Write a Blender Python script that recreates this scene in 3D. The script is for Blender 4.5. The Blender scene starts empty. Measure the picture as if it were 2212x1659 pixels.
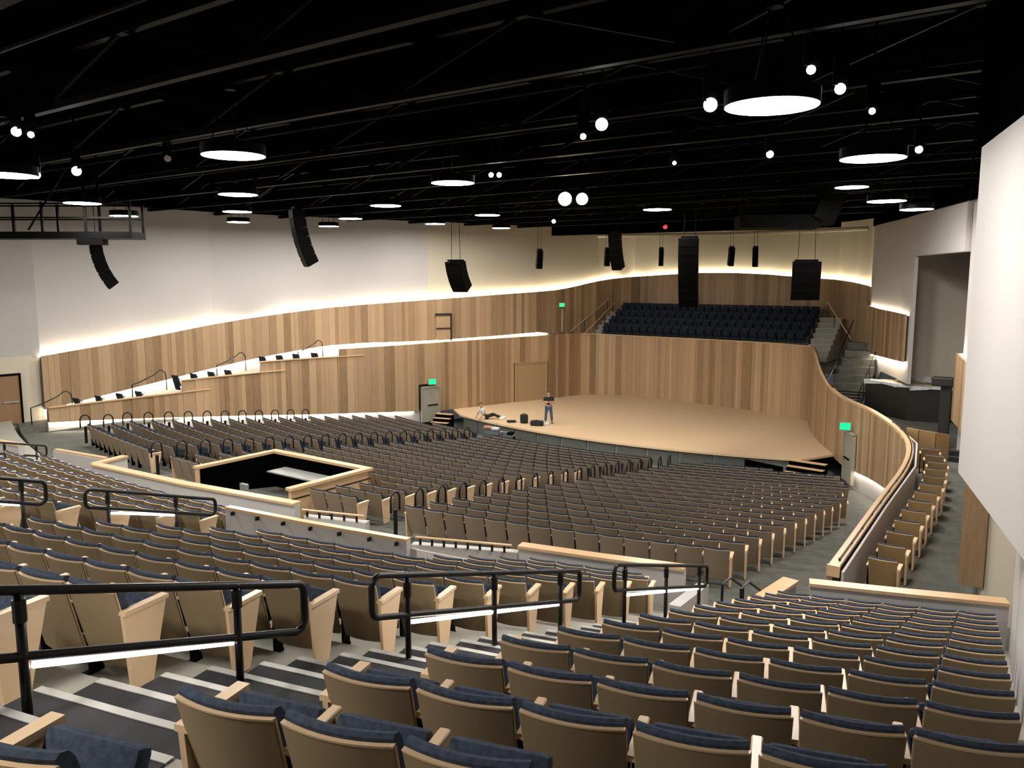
import bpy, bmesh, math, random
from mathutils import Vector, Matrix
random.seed(7)
scene = bpy.context.scene
COL = scene.collection
R_ = math.radians

# ------------------------------------------------------------------ camera, world, exposure
cam_d = bpy.data.cameras.new('camera'); cam = bpy.data.objects.new('camera', cam_d); COL.objects.link(cam)
cam_d.sensor_width = 36.0; cam_d.lens = 36.0 * 1750 / 2212
cam_d.clip_start = 0.05; cam_d.clip_end = 300
cam.location = (0, 0, 8.0)
cam.rotation_euler = (R_(90) - math.atan(229.5 / 1750), 0, 0)
scene.camera = cam
w = bpy.data.worlds.new('world'); scene.world = w; w.use_nodes = True
w.node_tree.nodes['Background'].inputs[0].default_value = (0.9, 0.92, 1, 1)
w.node_tree.nodes['Background'].inputs[1].default_value = 0.02
vs = scene.view_settings
vs.view_transform = 'Standard'; vs.look = 'None'; vs.gamma = 1; vs.exposure = 1.5; vs.use_curve_mapping = False
DISC_L = 52.0       # radiance of the ceiling discs
COVE_L = 19.0        # radiance of the cove light strips

cy = scene.cycles
cy.max_bounces = 5; cy.diffuse_bounces = 3; cy.glossy_bounces = 2; cy.transmission_bounces = 2; cy.caustics_reflective = False; cy.caustics_refractive = False
cy.use_adaptive_sampling = True; cy.adaptive_threshold = 0.03

# ------------------------------------------------------------------ hall plan: rows are arcs about C, hall axis points to the audience
CX, CY, AX = 22.0, 64.0, 35.9
_a = R_(AX); AXV = Vector((-math.sin(_a), -math.cos(_a))); PRV = Vector((math.cos(_a), -math.sin(_a)))
def AS(a, s, z=0.0):
    q = Vector((CX, CY)) + AXV * a + PRV * s
    return Vector((q.x, q.y, z))
def PT(R, th, z=0.0):
    t = R_(AX - th); return Vector((CX - R * math.sin(t), CY - R * math.cos(t), z))
def heading(p):                      # rotation about z so that local +y looks at the arc centre
    f = Vector((CX - p.x, CY - p.y)).normalized(); return math.atan2(-f.x, f.y)
HEAD = math.atan2(-(-AXV).x, (-AXV).y)     # looks along the axis to the stage
def pix(p):
    c, s = math.cos(math.atan(229.5/1750)), math.sin(math.atan(229.5/1750))
    dz = p.z - 8.0; zc = p.y * c - dz * s; yc = p.y * s + dz * c
    if zc < 0.2: return None
    return 1106 + 1750 * p.x / zc, 829.5 - 1750 * yc / zc, zc
def tier_z(R): return 4.73 + (R - 63.2) * 0.31
def main_z(R): return -0.9 + max(0.0, min(1.0, (R - 31.5) / 19.5)) * 2.4
def interp(tab, x):
    if x <= tab[0][0]: return tab[0][1]
    for (x0, y0), (x1, y1) in zip(tab, tab[1:]):
        if x <= x1: return y0 + (y1 - y0) * (x - x0) / (x1 - x0)
    return tab[-1][1]

# ------------------------------------------------------------------ materials
MATS = {}
def nt(name):
    m = bpy.data.materials.new(name); m.use_nodes = True; MATS[name] = m
    t = m.node_tree; return m, t, t.nodes['Principled BSDF']
def plain(name, col, rough=0.6, metal=0.0, var=0.12, scale=6.0, spec=0.4, bump=0.0):
    m, t, b = nt(name)
    tc = t.nodes.new('ShaderNodeTexCoord'); n = t.nodes.new('ShaderNodeTexNoise')
    n.inputs['Scale'].default_value = scale; n.inputs['Detail'].default_value = 4
    t.links.new(tc.outputs['Object'], n.inputs['Vector'])
    r = t.nodes.new('ShaderNodeValToRGB')
    r.color_ramp.elements[0].position = 0.3; r.color_ramp.elements[1].position = 0.7
    r.color_ramp.elements[0].color = (*[c * (1 - var) for c in col], 1)
    r.color_ramp.elements[1].color = (*[min(1, c * (1 + var)) for c in col], 1)
    t.links.new(n.outputs['Fac'], r.inputs['Fac']); t.links.new(r.outputs['Color'], b.inputs['Base Color'])
    b.inputs['Roughness'].default_value = rough; b.inputs['Metallic'].default_value = metal
    b.inputs['Specular IOR Level'].default_value = spec
    if bump:
        bp = t.nodes.new('ShaderNodeBump'); bp.inputs['Strength'].default_value = bump; bp.inputs['Distance'].default_value = 0.01
        n2 = t.nodes.new('ShaderNodeTexNoise'); n2.inputs['Scale'].default_value = scale * 25; n2.inputs['Detail'].default_value = 2
        t.links.new(tc.outputs['Object'], n2.inputs['Vector'])
        t.links.new(n2.outputs['Fac'], bp.inputs['Height']); t.links.new(bp.outputs['Normal'], b.inputs['Normal'])
    return m
def wood(name, dark, light, scale=(9, 9, 0.7), rough=0.45, per_object=True, grain=0.22, spec=0.35):
    m, t, b = nt(name)
    tc = t.nodes.new('ShaderNodeTexCoord'); mp = t.nodes.new('ShaderNodeMapping'); mp.inputs['Scale'].default_value = scale
    n = t.nodes.new('ShaderNodeTexNoise'); n.inputs['Scale'].default_value = 2.2; n.inputs['Detail'].default_value = 6; n.inputs['Distortion'].default_value = 0.6
    t.links.new(tc.outputs['Object'], mp.inputs['Vector']); t.links.new(mp.outputs['Vector'], n.inputs['Vector'])
    mul = t.nodes.new('ShaderNodeMath'); mul.operation = 'MULTIPLY_ADD'; mul.inputs[1].default_value = grain * 2.2; 
    t.links.new(n.outputs['Fac'], mul.inputs[0])
    if per_object:
        oi = t.nodes.new('ShaderNodeObjectInfo')
        sc = t.nodes.new('ShaderNodeMath'); sc.operation = 'MULTIPLY_ADD'; sc.inputs[1].default_value = 1 - grain; sc.inputs[2].default_value = -grain * 0.6
        t.links.new(oi.outputs['Random'], sc.inputs[0]); t.links.new(sc.outputs[0], mul.inputs[2])
    else:
        mul.inputs[2].default_value = 0.5 - grain * 1.1
    r = t.nodes.new('ShaderNodeValToRGB')
    r.color_ramp.elements[0].position = 0.0; r.color_ramp.elements[1].position = 1.0
    r.color_ramp.elements[0].color = (*dark, 1); r.color_ramp.elements[1].color = (*light, 1)
    mid = [0.45 * d + 0.55 * l for d, l in zip(dark, light)]
    e = r.color_ramp.elements.new(0.4); e.color = (*mid, 1)
    t.links.new(mul.outputs[0], r.inputs['Fac']); t.links.new(r.outputs['Color'], b.inputs['Base Color'])
    b.inputs['Roughness'].default_value = rough; b.inputs['Specular IOR Level'].default_value = spec
    return m
def emit(name, col, strength):
    m, t, b = nt(name)
    b.inputs['Base Color'].default_value = (*[c * 0.8 for c in col], 1)
    b.inputs['Emission Color'].default_value = (*col, 1); b.inputs['Emission Strength'].default_value = strength
    return m
plain('white_paint', (0.46, 0.44, 0.425), 0.75, var=0.02, scale=0.6)
plain('warm_lit_wall_paint', (0.52, 0.475, 0.375), 0.75, var=0.02, scale=0.6)  # white wall paint with the warm uplight around the stage mixed into its colour
plain('beige_paint', (0.55, 0.49, 0.39), 0.75, var=0.03, scale=0.8)
plain('black_paint', (0.0016, 0.0016, 0.0017), 0.9, var=0.25, scale=1.5, spec=0.0)
plain('black_metal', (0.0011, 0.0011, 0.0012), 0.55, var=0.15, spec=0.05)
plain('rail_black', (0.006, 0.006, 0.0065), 0.35, var=0.1, spec=0.35)
plain('duct_grey', (0.0024, 0.0024, 0.0026), 0.6, var=0.1, spec=0.04)
plain('steel_grey', (0.42, 0.42, 0.40), 0.4, 0.5, var=0.1)
plain('carpet', (0.105, 0.105, 0.092), 0.95, var=0.18, scale=3, bump=0.3, spec=0.1)
plain('dark_tread', (0.022, 0.022, 0.024), 0.85, var=0.2, scale=8)
plain('concrete', (0.30, 0.285, 0.24), 0.8, var=0.08, scale=2.5)
plain('nosing', (0.42, 0.41, 0.38), 0.5, var=0.05)
plain('apron_grey', (0.085, 0.092, 0.083), 0.6, var=0.1)
plain('apron_joint', (0.20, 0.21, 0.20), 0.5, var=0.05)
plain('cushion_blue', (0.054, 0.068, 0.098), 0.95, var=0.3, scale=30, bump=0.4, spec=0.12)
plain('cushion_navy', (0.018, 0.025, 0.038), 0.9, var=0.2, scale=25, spec=0.15)
wood('plank_wood', (0.195, 0.116, 0.059), (0.47, 0.318, 0.184), rough=0.5)
wood('cap_wood', (0.50, 0.31, 0.16), (0.66, 0.45, 0.26), scale=(3, 3, 8), per_object=False, rough=0.3, spec=0.5)
wood('arm_wood', (0.60, 0.40, 0.23), (0.74, 0.54, 0.34), scale=(12, 2, 6), per_object=False, rough=0.35)
wood('seat_back', (0.262, 0.190, 0.108), (0.30, 0.219, 0.127), scale=(3, 3, 3), per_object=True, rough=0.5, grain=0.05, spec=0.3)
wood('floor_seat_back', (0.225, 0.168, 0.113), (0.265, 0.20, 0.138), scale=(3, 3, 3), per_object=True, rough=0.55, grain=0.05, spec=0.25)
plain('floor_seat_edge', (0.36, 0.29, 0.22), 0.5, var=0.1)
wood('box_seat_back', (0.34, 0.22, 0.10), (0.42, 0.28, 0.135), scale=(3, 3, 3), per_object=True, rough=0.5, grain=0.05)
wood('stage_floor', (0.56, 0.40, 0.245), (0.64, 0.465, 0.29), scale=(0.8, 6, 1), per_object=False, rough=0.4, grain=0.25)
wood('door_wood', (0.20, 0.115, 0.06), (0.27, 0.16, 0.085), scale=(6, 6, .6), per_object=False)
wood('door_plain', (0.30, 0.205, 0.105), (0.36, 0.25, 0.13), scale=(6, 6, .6), per_object=False)
plain('door_grey', (0.30, 0.29, 0.235), 0.5, var=0.04)
plain('speaker_black', (0.003, 0.003, 0.0031), 0.7, var=0.15, scale=40, spec=0.1)
plain('console_dark', (0.020, 0.017, 0.014), 0.5, var=0.15)
plain('plastic_wrap', (0.62, 0.62, 0.64), 0.15, var=0.15, scale=5, spec=0.6)
plain('skin', (0.42, 0.25, 0.17), 0.6, var=0.05); plain('hair', (0.02, 0.014, 0.01), 0.7)
plain('black_cloth', (0.012, 0.012, 0.014), 0.9); plain('denim', (0.045, 0.07, 0.13), 0.9, scale=20)
plain('white_cloth', (0.55, 0.56, 0.58), 0.9); plain('shoe', (0.02, 0.02, 0.02), 0.6); plain('shoe_white', (.7, .7, .68), .6)
plain('orange_cloth', (0.40, 0.20, 0.11), 0.8); plain('tarp_blue', (0.10, 0.12, 0.135), 0.7)
emit('disc_white', (1.0, 0.95, 0.885), DISC_L)
emit('cove_light', (1.0, 0.86, 0.62), COVE_L)
emit('cove_base', (1.0, 0.90, 0.72), COVE_L * 0.8)
emit('led_white', (1.0, 0.95, 0.88), 5.0)
emit('spot_white', (0.86, 0.93, 1.0), 18.0)
emit('spot_warm', (1.0, 0.80, 0.50), 14.0)
emit('spot_red', (0.9, 0.06, 0.08), .4)
emit('exit_green', (0.005, 0.80, 0.25), .34)

# ------------------------------------------------------------------ mesh helpers
class MB:
    def __init__(self): self.v = []; self.f = []; self.m = []
    def add(self, vs, fs, mi=0):
        o = len(self.v); self.v += [tuple(x) for x in vs]
        for f in fs: self.f.append(tuple(i + o for i in f)); self.m.append(mi)
        return self
    def hexa(self, b, t, mi=0):          # bottom 4 points, top 4 points, same winding (ccw from above)
        return self.add(list(b) + list(t), [(3, 2, 1, 0), (4, 5, 6, 7), (0, 1, 5, 4), (1, 2, 6, 5), (2, 3, 7, 6), (3, 0, 4, 7)], mi)
    def box(self, c, d, rot=None, mi=0):
        x, y, z = d[0] / 2, d[1] / 2, d[2] / 2
        p = [(-x, -y, -z), (x, -y, -z), (x, y, -z), (-x, y, -z), (-x, -y, z), (x, -y, z), (x, y, z), (-x, y, z)]
        p = [Vector(q) for q in p]
        if rot is not None: p = [rot @ q for q in p]
        c = Vector(c); p = [q + c for q in p]
        return self.hexa(p[:4], p[4:], mi)
    def bar(self, p, q, w, h, mi=0):     # box along p-q, w sideways, h up
        p, q = Vector(p), Vector(q); d = q - p; L = d.length; d.normalize()
        up = Vector((0, 0, 1)) if abs(d.z) < 0.95 else Vector((1, 0, 0))
        x = d.cross(up).normalized() * w / 2; y = x.cross(d).normalized() * h / 2
        return self.hexa([p - x - y, q - x - y, q + x - y, p + x - y][::1], [p - x + y, q - x + y, q + x + y, p + x + y], mi) if False else \
            self.add([p - x - y, p + x - y, q + x - y, q - x - y, p - x + y, p + x + y, q + x + y, q - x + y],
                     [(3, 2, 1, 0), (4, 5, 6, 7), (0, 1, 5, 4), (1, 2, 6, 5), (2, 3, 7, 6), (3, 0, 4, 7)], mi)
    def prism(self, poly, z0, z1, mi=0):
        n = len(poly); vs = [(x, y, z0) for x, y in poly] + [(x, y, z1) for x, y in poly]
        fs = [tuple(range(n))[::-1], tuple(range(n, 2 * n))] + [(i, (i + 1) % n, n + (i + 1) % n, n + i) for i in range(n)]
        return self.add(vs, fs, mi)
    def tube(self, pts, r, n=8, mi=0, caps=True, closed=False):
        pts = [Vector(p) for p in pts]; rings = []; N = len(pts); prev = None
        for i, p in enumerate(pts):
            if closed: d = pts[(i + 1) % N] - pts[i - 1]
            else: d = (pts[min(i + 1, N - 1)] - pts[max(i - 1, 0)])
            d.normalize()
            if prev is None:
                u = Vector((0, 0, 1)) if abs(d.z) < 0.9 else Vector((1, 0, 0)); x = d.cross(u).normalized()
            else:
                x = (prev - d * prev.dot(d)).normalized()
            prev = x; y = d.cross(x)
            rr = r[i] if isinstance(r, (list, tuple)) else r
            rings.append([p + x * math.cos(2 * math.pi * k / n) * rr + y * math.sin(2 * math.pi * k / n) * rr for k in range(n)])
        vs = [q for ring in rings for q in ring]; fs = []
        M = N if closed else N - 1
        for i in range(M):
            j = (i + 1) % N
            for k in range(n):
                fs.append((i * n + k, i * n + (k + 1) % n, j * n + (k + 1) % n, j * n + k))
        if caps and not closed:
            fs.append(tuple(range(n))[::-1]); fs.append(tuple((N - 1) * n + k for k in range(n)))
        return self.add(vs, fs, mi)
    def cyl(self, c, r, h, n=24, r2=None, mi=0, axis=None):
        c = Vector(c); r2 = r if r2 is None else r2
        rot = Matrix.Identity(3) if axis is None else Vector((0, 0, 1)).rotation_difference(Vector(axis)).to_matrix()
        vs = [c + rot @ Vector((math.cos(2 * math.pi * k / n) * r, math.sin(2 * math.pi * k / n) * r, -h / 2)) for k in range(n)]
        vs += [c + rot @ Vector((math.cos(2 * math.pi * k / n) * r2, math.sin(2 * math.pi * k / n) * r2, h / 2)) for k in range(n)]
        fs = [tuple(range(n))[::-1], tuple(range(n, 2 * n))] + [(k, (k + 1) % n, n + (k + 1) % n, n + k) for k in range(n)]
        return self.add(vs, fs, mi)
    def ball(self, c, r, n=10, m=6, mi=0):
        c = Vector(c); rx, ry, rz = r if isinstance(r, (tuple, list)) else (r, r, r)
        vs = [c + Vector((0, 0, rz))]; fs = []
        for j in range(1, m):
            t = math.pi * j / m
            for k in range(n):
                p = 2 * math.pi * k / n
                vs.append(c + Vector((rx * math.sin(t) * math.cos(p), ry * math.sin(t) * math.sin(p), rz * math.cos(t))))
        vs.append(c - Vector((0, 0, rz)))
        for k in range(n): fs.append((0, 1 + k, 1 + (k + 1) % n))
        for j in range(m - 2):
            for k in range(n):
                a = 1 + j * n + k; b = 1 + j * n + (k + 1) % n
                fs.append((a, a + n, b + n, b))
        o = 1 + (m - 2) * n
        for k in range(n): fs.append((o + k, len(vs) - 1, o + (k + 1) % n))
        return self.add(vs, fs, mi)
    def mesh(self, name, mats, smooth=False, bevel=0.0, seg=2):
        me = bpy.data.meshes.new(name); me.from_pydata(self.v, [], self.f)
        for m in ([mats] if isinstance(mats, str) else mats): me.materials.append(MATS[m])
        for p, mi in zip(me.polygons, self.m): p.material_index = mi
        if bevel:
            bm = bmesh.new(); bm.from_mesh(me)
            bmesh.ops.bevel(bm, geom=list(bm.edges), offset=bevel, segments=seg, profile=0.6, affect='EDGES', clamp_overlap=True)
            bm.to_mesh(me); bm.free()
        if smooth:
            for p in me.polygons: p.use_smooth = True
        me.update(); return me
    def build(self, name, mats, parent=None, **k):
        o = bpy.data.objects.new(name, self.mesh(name, mats, **k)); COL.objects.link(o)
        if parent: o.parent = parent
        return o
def inst(name, me, parent=None, mat=None):
    o = bpy.data.objects.new(name, me); COL.objects.link(o)
    if parent: o.parent = parent
    if mat is not None: o.matrix_local = mat
    return o
def tag(o, label, cat, group=None, kind=None):
    if label: o['label'] = label
    if cat: o['category'] = cat
    if group: o['group'] = group
    if kind: o['kind'] = kind
    return o
def thing(name, label, cat, loc=(0, 0, 0), rz=0.0, group=None, kind=None):
    o = bpy.data.objects.new(name, None); COL.objects.link(o); o.empty_display_size = 0.2
    o.location = loc; o.rotation_euler = (0, 0, rz); return tag(o, label, cat, group, kind)
def structure(o, label, cat='wall'): return tag(o, label, cat, None, 'structure')
ORD = 'first second third fourth fifth sixth seventh eighth ninth tenth eleventh twelfth thirteenth fourteenth fifteenth sixteenth seventeenth eighteenth nineteenth twentieth'.split()
ORD += ['twenty-' + x for x in ORD[:9]] + ['thirtieth'] + ['thirty-' + x for x in ORD[:9]]

def chaikin(pts, it=2):
    for _ in range(it):
        out = [pts[0]]
        for p, q in zip(pts, pts[1:]):
            out.append(tuple(.75 * x + .25 * y for x, y in zip(p, q))); out.append(tuple(.25 * x + .75 * y for x, y in zip(p, q)))
        out.append(pts[-1]); pts = out
    return pts
def resolve(path):                    # path of (a, s, zb, zt) -> list of (arc, x, y, zb, zt)
    out = []; L = 0; prev = None
    for a, s, zb, zt in path:
        p = AS(a, s)
        if prev is not None: L += (p - prev).length
        prev = p; out.append((L, p.x, p.y, zb, zt))
    return out
def at_path(P, t):
    t = max(0, min(P[-1][0], t))
    for A, B in zip(P, P[1:]):
        if t <= B[0] + 1e-9:
            f = 0 if B[0] == A[0] else (t - A[0]) / (B[0] - A[0])
            q = [A[i] + (B[i] - A[i]) * f for i in range(5)]
            d = Vector((B[1] - A[1], B[2] - A[2])).normalized(); return q, d
    return list(P[-1]), Vector((1, 0))
def plank_wall(name, label, path, side, wmin=.2, wmax=.42, back='console_dark', steps=None, thick=.035, skip=None, backing=True, smooth=2):
    """side=+1/-1: which side of the path (left of travel = +1) the planks face; builds a backing wall with one child per plank"""
    P = resolve(chaikin(path, smooth) if smooth else path)
    root = MB(); L = P[-1][0]; N = max(2, int(L / 0.8))
    pts = [at_path(P, L * i / N) for i in range(N + 1)]
    for (q0, d0), (q1, d1) in zip(pts, pts[1:]):
        n0 = Vector((-d0.y, d0.x)) * side; n1 = Vector((-d1.y, d1.x)) * side
        z0b, z0t, z1b, z1t = q0[3] + .03, q0[4] - .03, q1[3] + .03, q1[4] - .03
        if steps: z0t = z1t = min(steps(q0[0] + 1e-6), steps(q1[0] - 1e-6)) - .03
        A0 = Vector((q0[1], q0[2])) - n0 * .10; A1 = Vector((q1[1], q1[2])) - n1 * .10; B0 = A0 - n0 * .1; B1 = A1 - n1 * .1
        b = [A0, A1, B1, B0] if side < 0 else [A1, A0, B0, B1]
        zb = [z0b, z1b, z1b, z0b] if side < 0 else [z1b, z0b, z0b, z1b]; zt = [z0t, z1t, z1t, z0t] if side < 0 else [z1t, z0t, z0t, z1t]
        root.hexa([(p.x, p.y, z) for p, z in zip(b, zb)], [(p.x, p.y, z) for p, z in zip(b, zt)])
    ro = structure(root.build(name, back), label)
    t = 0.0
    while t < L - 0.05:
        wd = random.choice((random.uniform(wmin, wmin * 1.3), random.uniform(wmin, wmax), wmax)); t1 = min(L, t + wd)
        if steps:                      # never let one plank straddle a step of the top edge
            za, zb_ = steps(t + 1e-4), steps(t1 - 1e-4)
            if abs(za - zb_) > .05:
                lo, hi = t, t1
                for _ in range(20):
                    mid = (lo + hi) / 2
                    if abs(steps(mid) - za) < .05: lo = mid
                    else: hi = mid
                t1 = max(lo, t + .02)
        (q0, d0), (q1, d1) = at_path(P, t + .004), at_path(P, t1 - .004)
        if not (skip and skip((t + t1) / 2)):
            th = thick * random.uniform(.6, 1.15)
            n0 = Vector((-d0.y, d0.x)) * side; n1 = Vector((-d1.y, d1.x)) * side
            A0 = Vector((q0[1], q0[2])) - n0 * .085; A1 = Vector((q1[1], q1[2])) - n1 * .085; F0 = A0 + n0 * (th + .07); F1 = A1 + n1 * (th + .07)
            zt0, zt1 = (steps((t + t1) / 2),) * 2 if steps else (q0[4], q1[4])
            zb0, zb1 = q0[3], q1[3]
            if skip and hasattr(skip, 'cut'):
                cz = skip.cut((t + t1) / 2)
                if cz is not None: zb0 = zb1 = cz
            b = [F0, F1, A1, A0] if side < 0 else [F1, F0, A0, A1]
            zb = [zb0, zb1, zb1, zb0] if side < 0 else [zb1, zb0, zb0, zb1]; zt = [zt0, zt1, zt1, zt0] if side < 0 else [zt1, zt0, zt0, zt1]
            MB().hexa([(p.x, p.y, z) for p, z in zip(b, zb)], [(p.x, p.y, z) for p, z in zip(b, zt)]).build('plank', 'plank_wood', ro)
        t = t1
    return ro, P
def strip_along(name, P, side, off, w, zf, h, mat, label=None, parent=None, t0=0, t1=None, step=.8, kind=None, cat='light'):
    """a long bar following a path, offset `off` to the facing side, from zf (bottom) with height h"""
    L = P[-1][0]; t1 = L if t1 is None else t1; N = max(2, int((t1 - t0) / step)); mb = MB(); pts = [at_path(P, t0 + (t1 - t0) * i / N) for i in range(N + 1)]
    for (q0, d0), (q1, d1) in zip(pts, pts[1:]):
        n0 = Vector((-d0.y, d0.x)) * side; n1 = Vector((-d1.y, d1.x)) * side
        A0 = Vector((q0[1], q0[2])) + n0 * (off + w / 2); A1 = Vector((q1[1], q1[2])) + n1 * (off + w / 2)
        B0 = A0 - n0 * w; B1 = A1 - n1 * w
        b = [A0, A1, B1, B0] if side < 0 else [A1, A0, B0, B1]
        za, zb = zf(q0), zf(q1); zz = [za, zb, zb, za] if side < 0 else [zb, za, za, zb]
        mb.hexa([(p.x, p.y, z) for p, z in zip(b, zz)], [(p.x, p.y, z + h) for p, z in zip(b, zz)])
    o = mb.build(name, mat, parent)
    if label: tag(o, label, cat, None, kind)
    return o
def poly_wall(name, label, pts, z0, z1, mat, thick=.12, side=1):
    """plain wall over (a,s) points, thickness to the outside; z0/z1 number or list"""
    mb = MB(); n = len(pts)
    Z0 = z0 if isinstance(z0, (list, tuple)) else [z0] * n; Z1 = z1 if isinstance(z1, (list, tuple)) else [z1] * n
    for i in range(n - 1):
        A, B = AS(*pts[i]), AS(*pts[i + 1]); d = (B - A).normalized(); nn = Vector((-d.y, d.x, 0)) * side * thick
        b = [A, B, B - nn, A - nn] if side < 0 else [B, A, A - nn, B - nn]
        zb = [Z0[i], Z0[i + 1], Z0[i + 1], Z0[i]] if side < 0 else [Z0[i + 1], Z0[i], Z0[i], Z0[i + 1]]
        zt = [Z1[i], Z1[i + 1], Z1[i + 1], Z1[i]] if side < 0 else [Z1[i + 1], Z1[i], Z1[i], Z1[i + 1]]
        mb.hexa([(p.x, p.y, z) for p, z in zip(b, zb)], [(p.x, p.y, z) for p, z in zip(b, zt)])
    o = mb.build(name, mat)
    return structure(o, label)

# ================================================================== SETTING
def sector(mb, R0, R1, t0, t1, z0, z1, n=24, mi=0, zlow=None):
    """annular block between radii R0<R1, angles t0<t1, top z0 (at R0) to z1 (at R1), down to zlow"""
    zl = (min(z0, z1) - .4) if zlow is None else zlow
    for i in range(n):
        a, b = t0 + (t1 - t0) * i / n, t0 + (t1 - t0) * (i + 1) / n
        q = [PT(R0, a), PT(R1, a), PT(R1, b), PT(R0, b)]; z = [z0, z1, z1, z0]
        mb.hexa([(p.x, p.y, zl) for p in q], [(p.x, p.y, h) for p, h in zip(q, z)], mi)
# raked main floor and cross aisle
mb = MB(); Rs = [24, 31.5] + [31.5 + 19.5 * i / 13 for i in range(1, 14)] + [52.4]
for r0, r1 in zip(Rs, Rs[1:]): sector(mb, r0, r1, -27, 27, main_z(r0), main_z(r1), 20, zlow=-1.4)
floor = structure(mb.build('floor', 'carpet'), 'grey raked carpet floor of the lower seating and cross aisle', 'floor')
# stepped rear seating tier
ROWS = [65.9 - .9 * k for k in range(15)]           # row 0 is the nearest; R is where the seat back top stands
mb = MB()
for R in ROWS: sector(mb, R - .68, R + .22, -22, 21.5, tier_z(R), tier_z(R), 40, zlow=1.0)
sector(mb, ROWS[0] + .22, 71.5, -22, 24, tier_z(67.1), tier_z(67.1), 30, zlow=1.0)
tier = structure(mb.build('floor_tier', 'concrete'), 'pale concrete stepped tier carrying the rear seats', 'floor')
STEP_ME = {}
def aisle_steps(s0, s1, rmin=0):
    for R in ROWS:
        if R < rmin: continue
        for half, (ra, rb, dz) in enumerate(((R - .66, R + .20, 0.0), (R - .68 - .44, R - .68, -.14))):
            if half == 1 and R < 53.8: continue
            z = tier_z(R) + dz; rm = (ra + rb) / 2
            ta, tb = math.degrees(math.asin(s0 / rm)), math.degrees(math.asin(s1 / rm))
            mb = MB(); sector(mb, ra, rb, ta, tb, z + .012, z + .012, 2, zlow=z - .14)
            st = mb.build('step', 'dark_tread', tier)
            mb = MB(); sector(mb, ra - .012, ra + .055, ta, tb, z + .018, z + .018, 2, zlow=z - .03)
            mb.build('nosing', 'nosing', st)
aisle_steps(13.95, 15.75); aisle_steps(5.65, 7.25, 56.5)

# stage
arc = [PT(30.2, -20.2 + 38.4 * i / 30) for i in range(31)]
stage_poly = [(p.x, p.y) for p in arc] + [tuple(AS(*q)[:2]) for q in [(26.6, 10.4), (24.3, 9.1), (21.4, 7.9), (18.6, 7.0), (16, 6.0), (14.9, 0), (15, -6.5), (17, -9.2), (20.3, -9.9), (22.4, -10.75), (24.5, -11.3), (27, -12.1)]]
stage = structure(MB().prism(stage_poly[::-1], -.10, 0).build('floor_stage', 'stage_floor'), 'pale wooden stage floor with curved front edge', 'floor')
if stage.data.polygons[1].normal.z < 0:
    stage.data.flip_normals()
mb = MB(); N = 60
for i in range(N):
    t0, t1 = -20 + 38 * i / N, -20 + 38 * (i + 1) / N
    q = [PT(29.9, t0), PT(30.02, t0), PT(30.02, t1), PT(29.9, t1)]
    mb.hexa([(p.x, p.y, -1.0) for p in q], [(p.x, p.y, -.1) for p in q])
apron = structure(mb.build('wall_stage_apron', 'apron_joint'), 'low curved apron wall below the front edge of the stage')
np_ = 11
for i in range(np_):
    t0, t1 = -19.9 + 34.0 * i / np_ + .13, -19.9 + 34.0 * (i + 1) / np_ - .13
    mb = MB(); sector(mb, 30.03, 30.09, t0, t1, -.11, -.11, 4, zlow=-.95); mb.build('panel', 'apron_grey', apron)

# side walls of the hall: lower plank walls (plan a, s, bottom z, top z)
WL = [(48.9, -15.85, 1.93, 0), (47, -15.76, 1.78, 0), (44, -15.6, 1.47, 0), (39, -15.4, .92, 0), (36, -14.8, .60, 0), (33.4, -13.9, .42, 0), (31.3, -13.2, .26, 0), (29.2, -12.6, .10, 0),
      (27.9, -12.25, 0, 0), (27, -12, 0, 0), (24.5, -11.2, 0, 0), (22.4, -10.6, 0, 0), (20.3, -9.75, 0, 0), (18.5, -9.3, 0, 0), (17.2, -8.9, 0, 0)]
PL = resolve(chaikin(WL, 2))
def a_of(t, P):
    q, d = at_path(P, t); dd = Vector((q[1] - CX, q[2] - CY)); return dd.dot(AXV)
def left_top(t):
    a = a_of(t, PL)
    return 2.55 if a > 42.9 else 3.12 if a > 38.6 else 3.66 if a > 34.2 else 4.08 + (34.2 - a) * .011
class SkipL:
    def __call__(self, t): return False
    def cut(self, t):
        a = a_of(t, PL)
        if 28.15 < a < 29.35: return 1.72
        if 20.2 < a < 22.5: return 2.52
        return None
wl, PL2 = plank_wall('wall_left_lower', 'lower left wall of vertical wooden planks stepping up to the stage', WL, -1, steps=left_top, skip=SkipL())
# caps of the stepped left parapet
for k, (a0, a1, z) in enumerate(((48.9, 42.9, 2.55), (42.9, 38.6, 3.12), (38.6, 34.2, 3.66))):
    ts = [i * .1 for i in range(int(PL[-1][0] * 10))]; t0 = min(ts, key=lambda t: abs(a_of(t, PL) - a0)); t1 = min(ts, key=lambda t: abs(a_of(t, PL) - a1))
    strip_along('cap_rail', PL, -1, -.02, .16, lambda q, z=z: z, .05, 'cap_wood', parent=wl, t0=t0, t1=t1)
    strip_along('cap_rail', PL, -1, -.02, .16, lambda q, z=z: z, .05, 'cap_wood', parent=wl, t0=max(0, t1 - 0.1), t1=t1 + 1.4) if k < 3 else None
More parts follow.
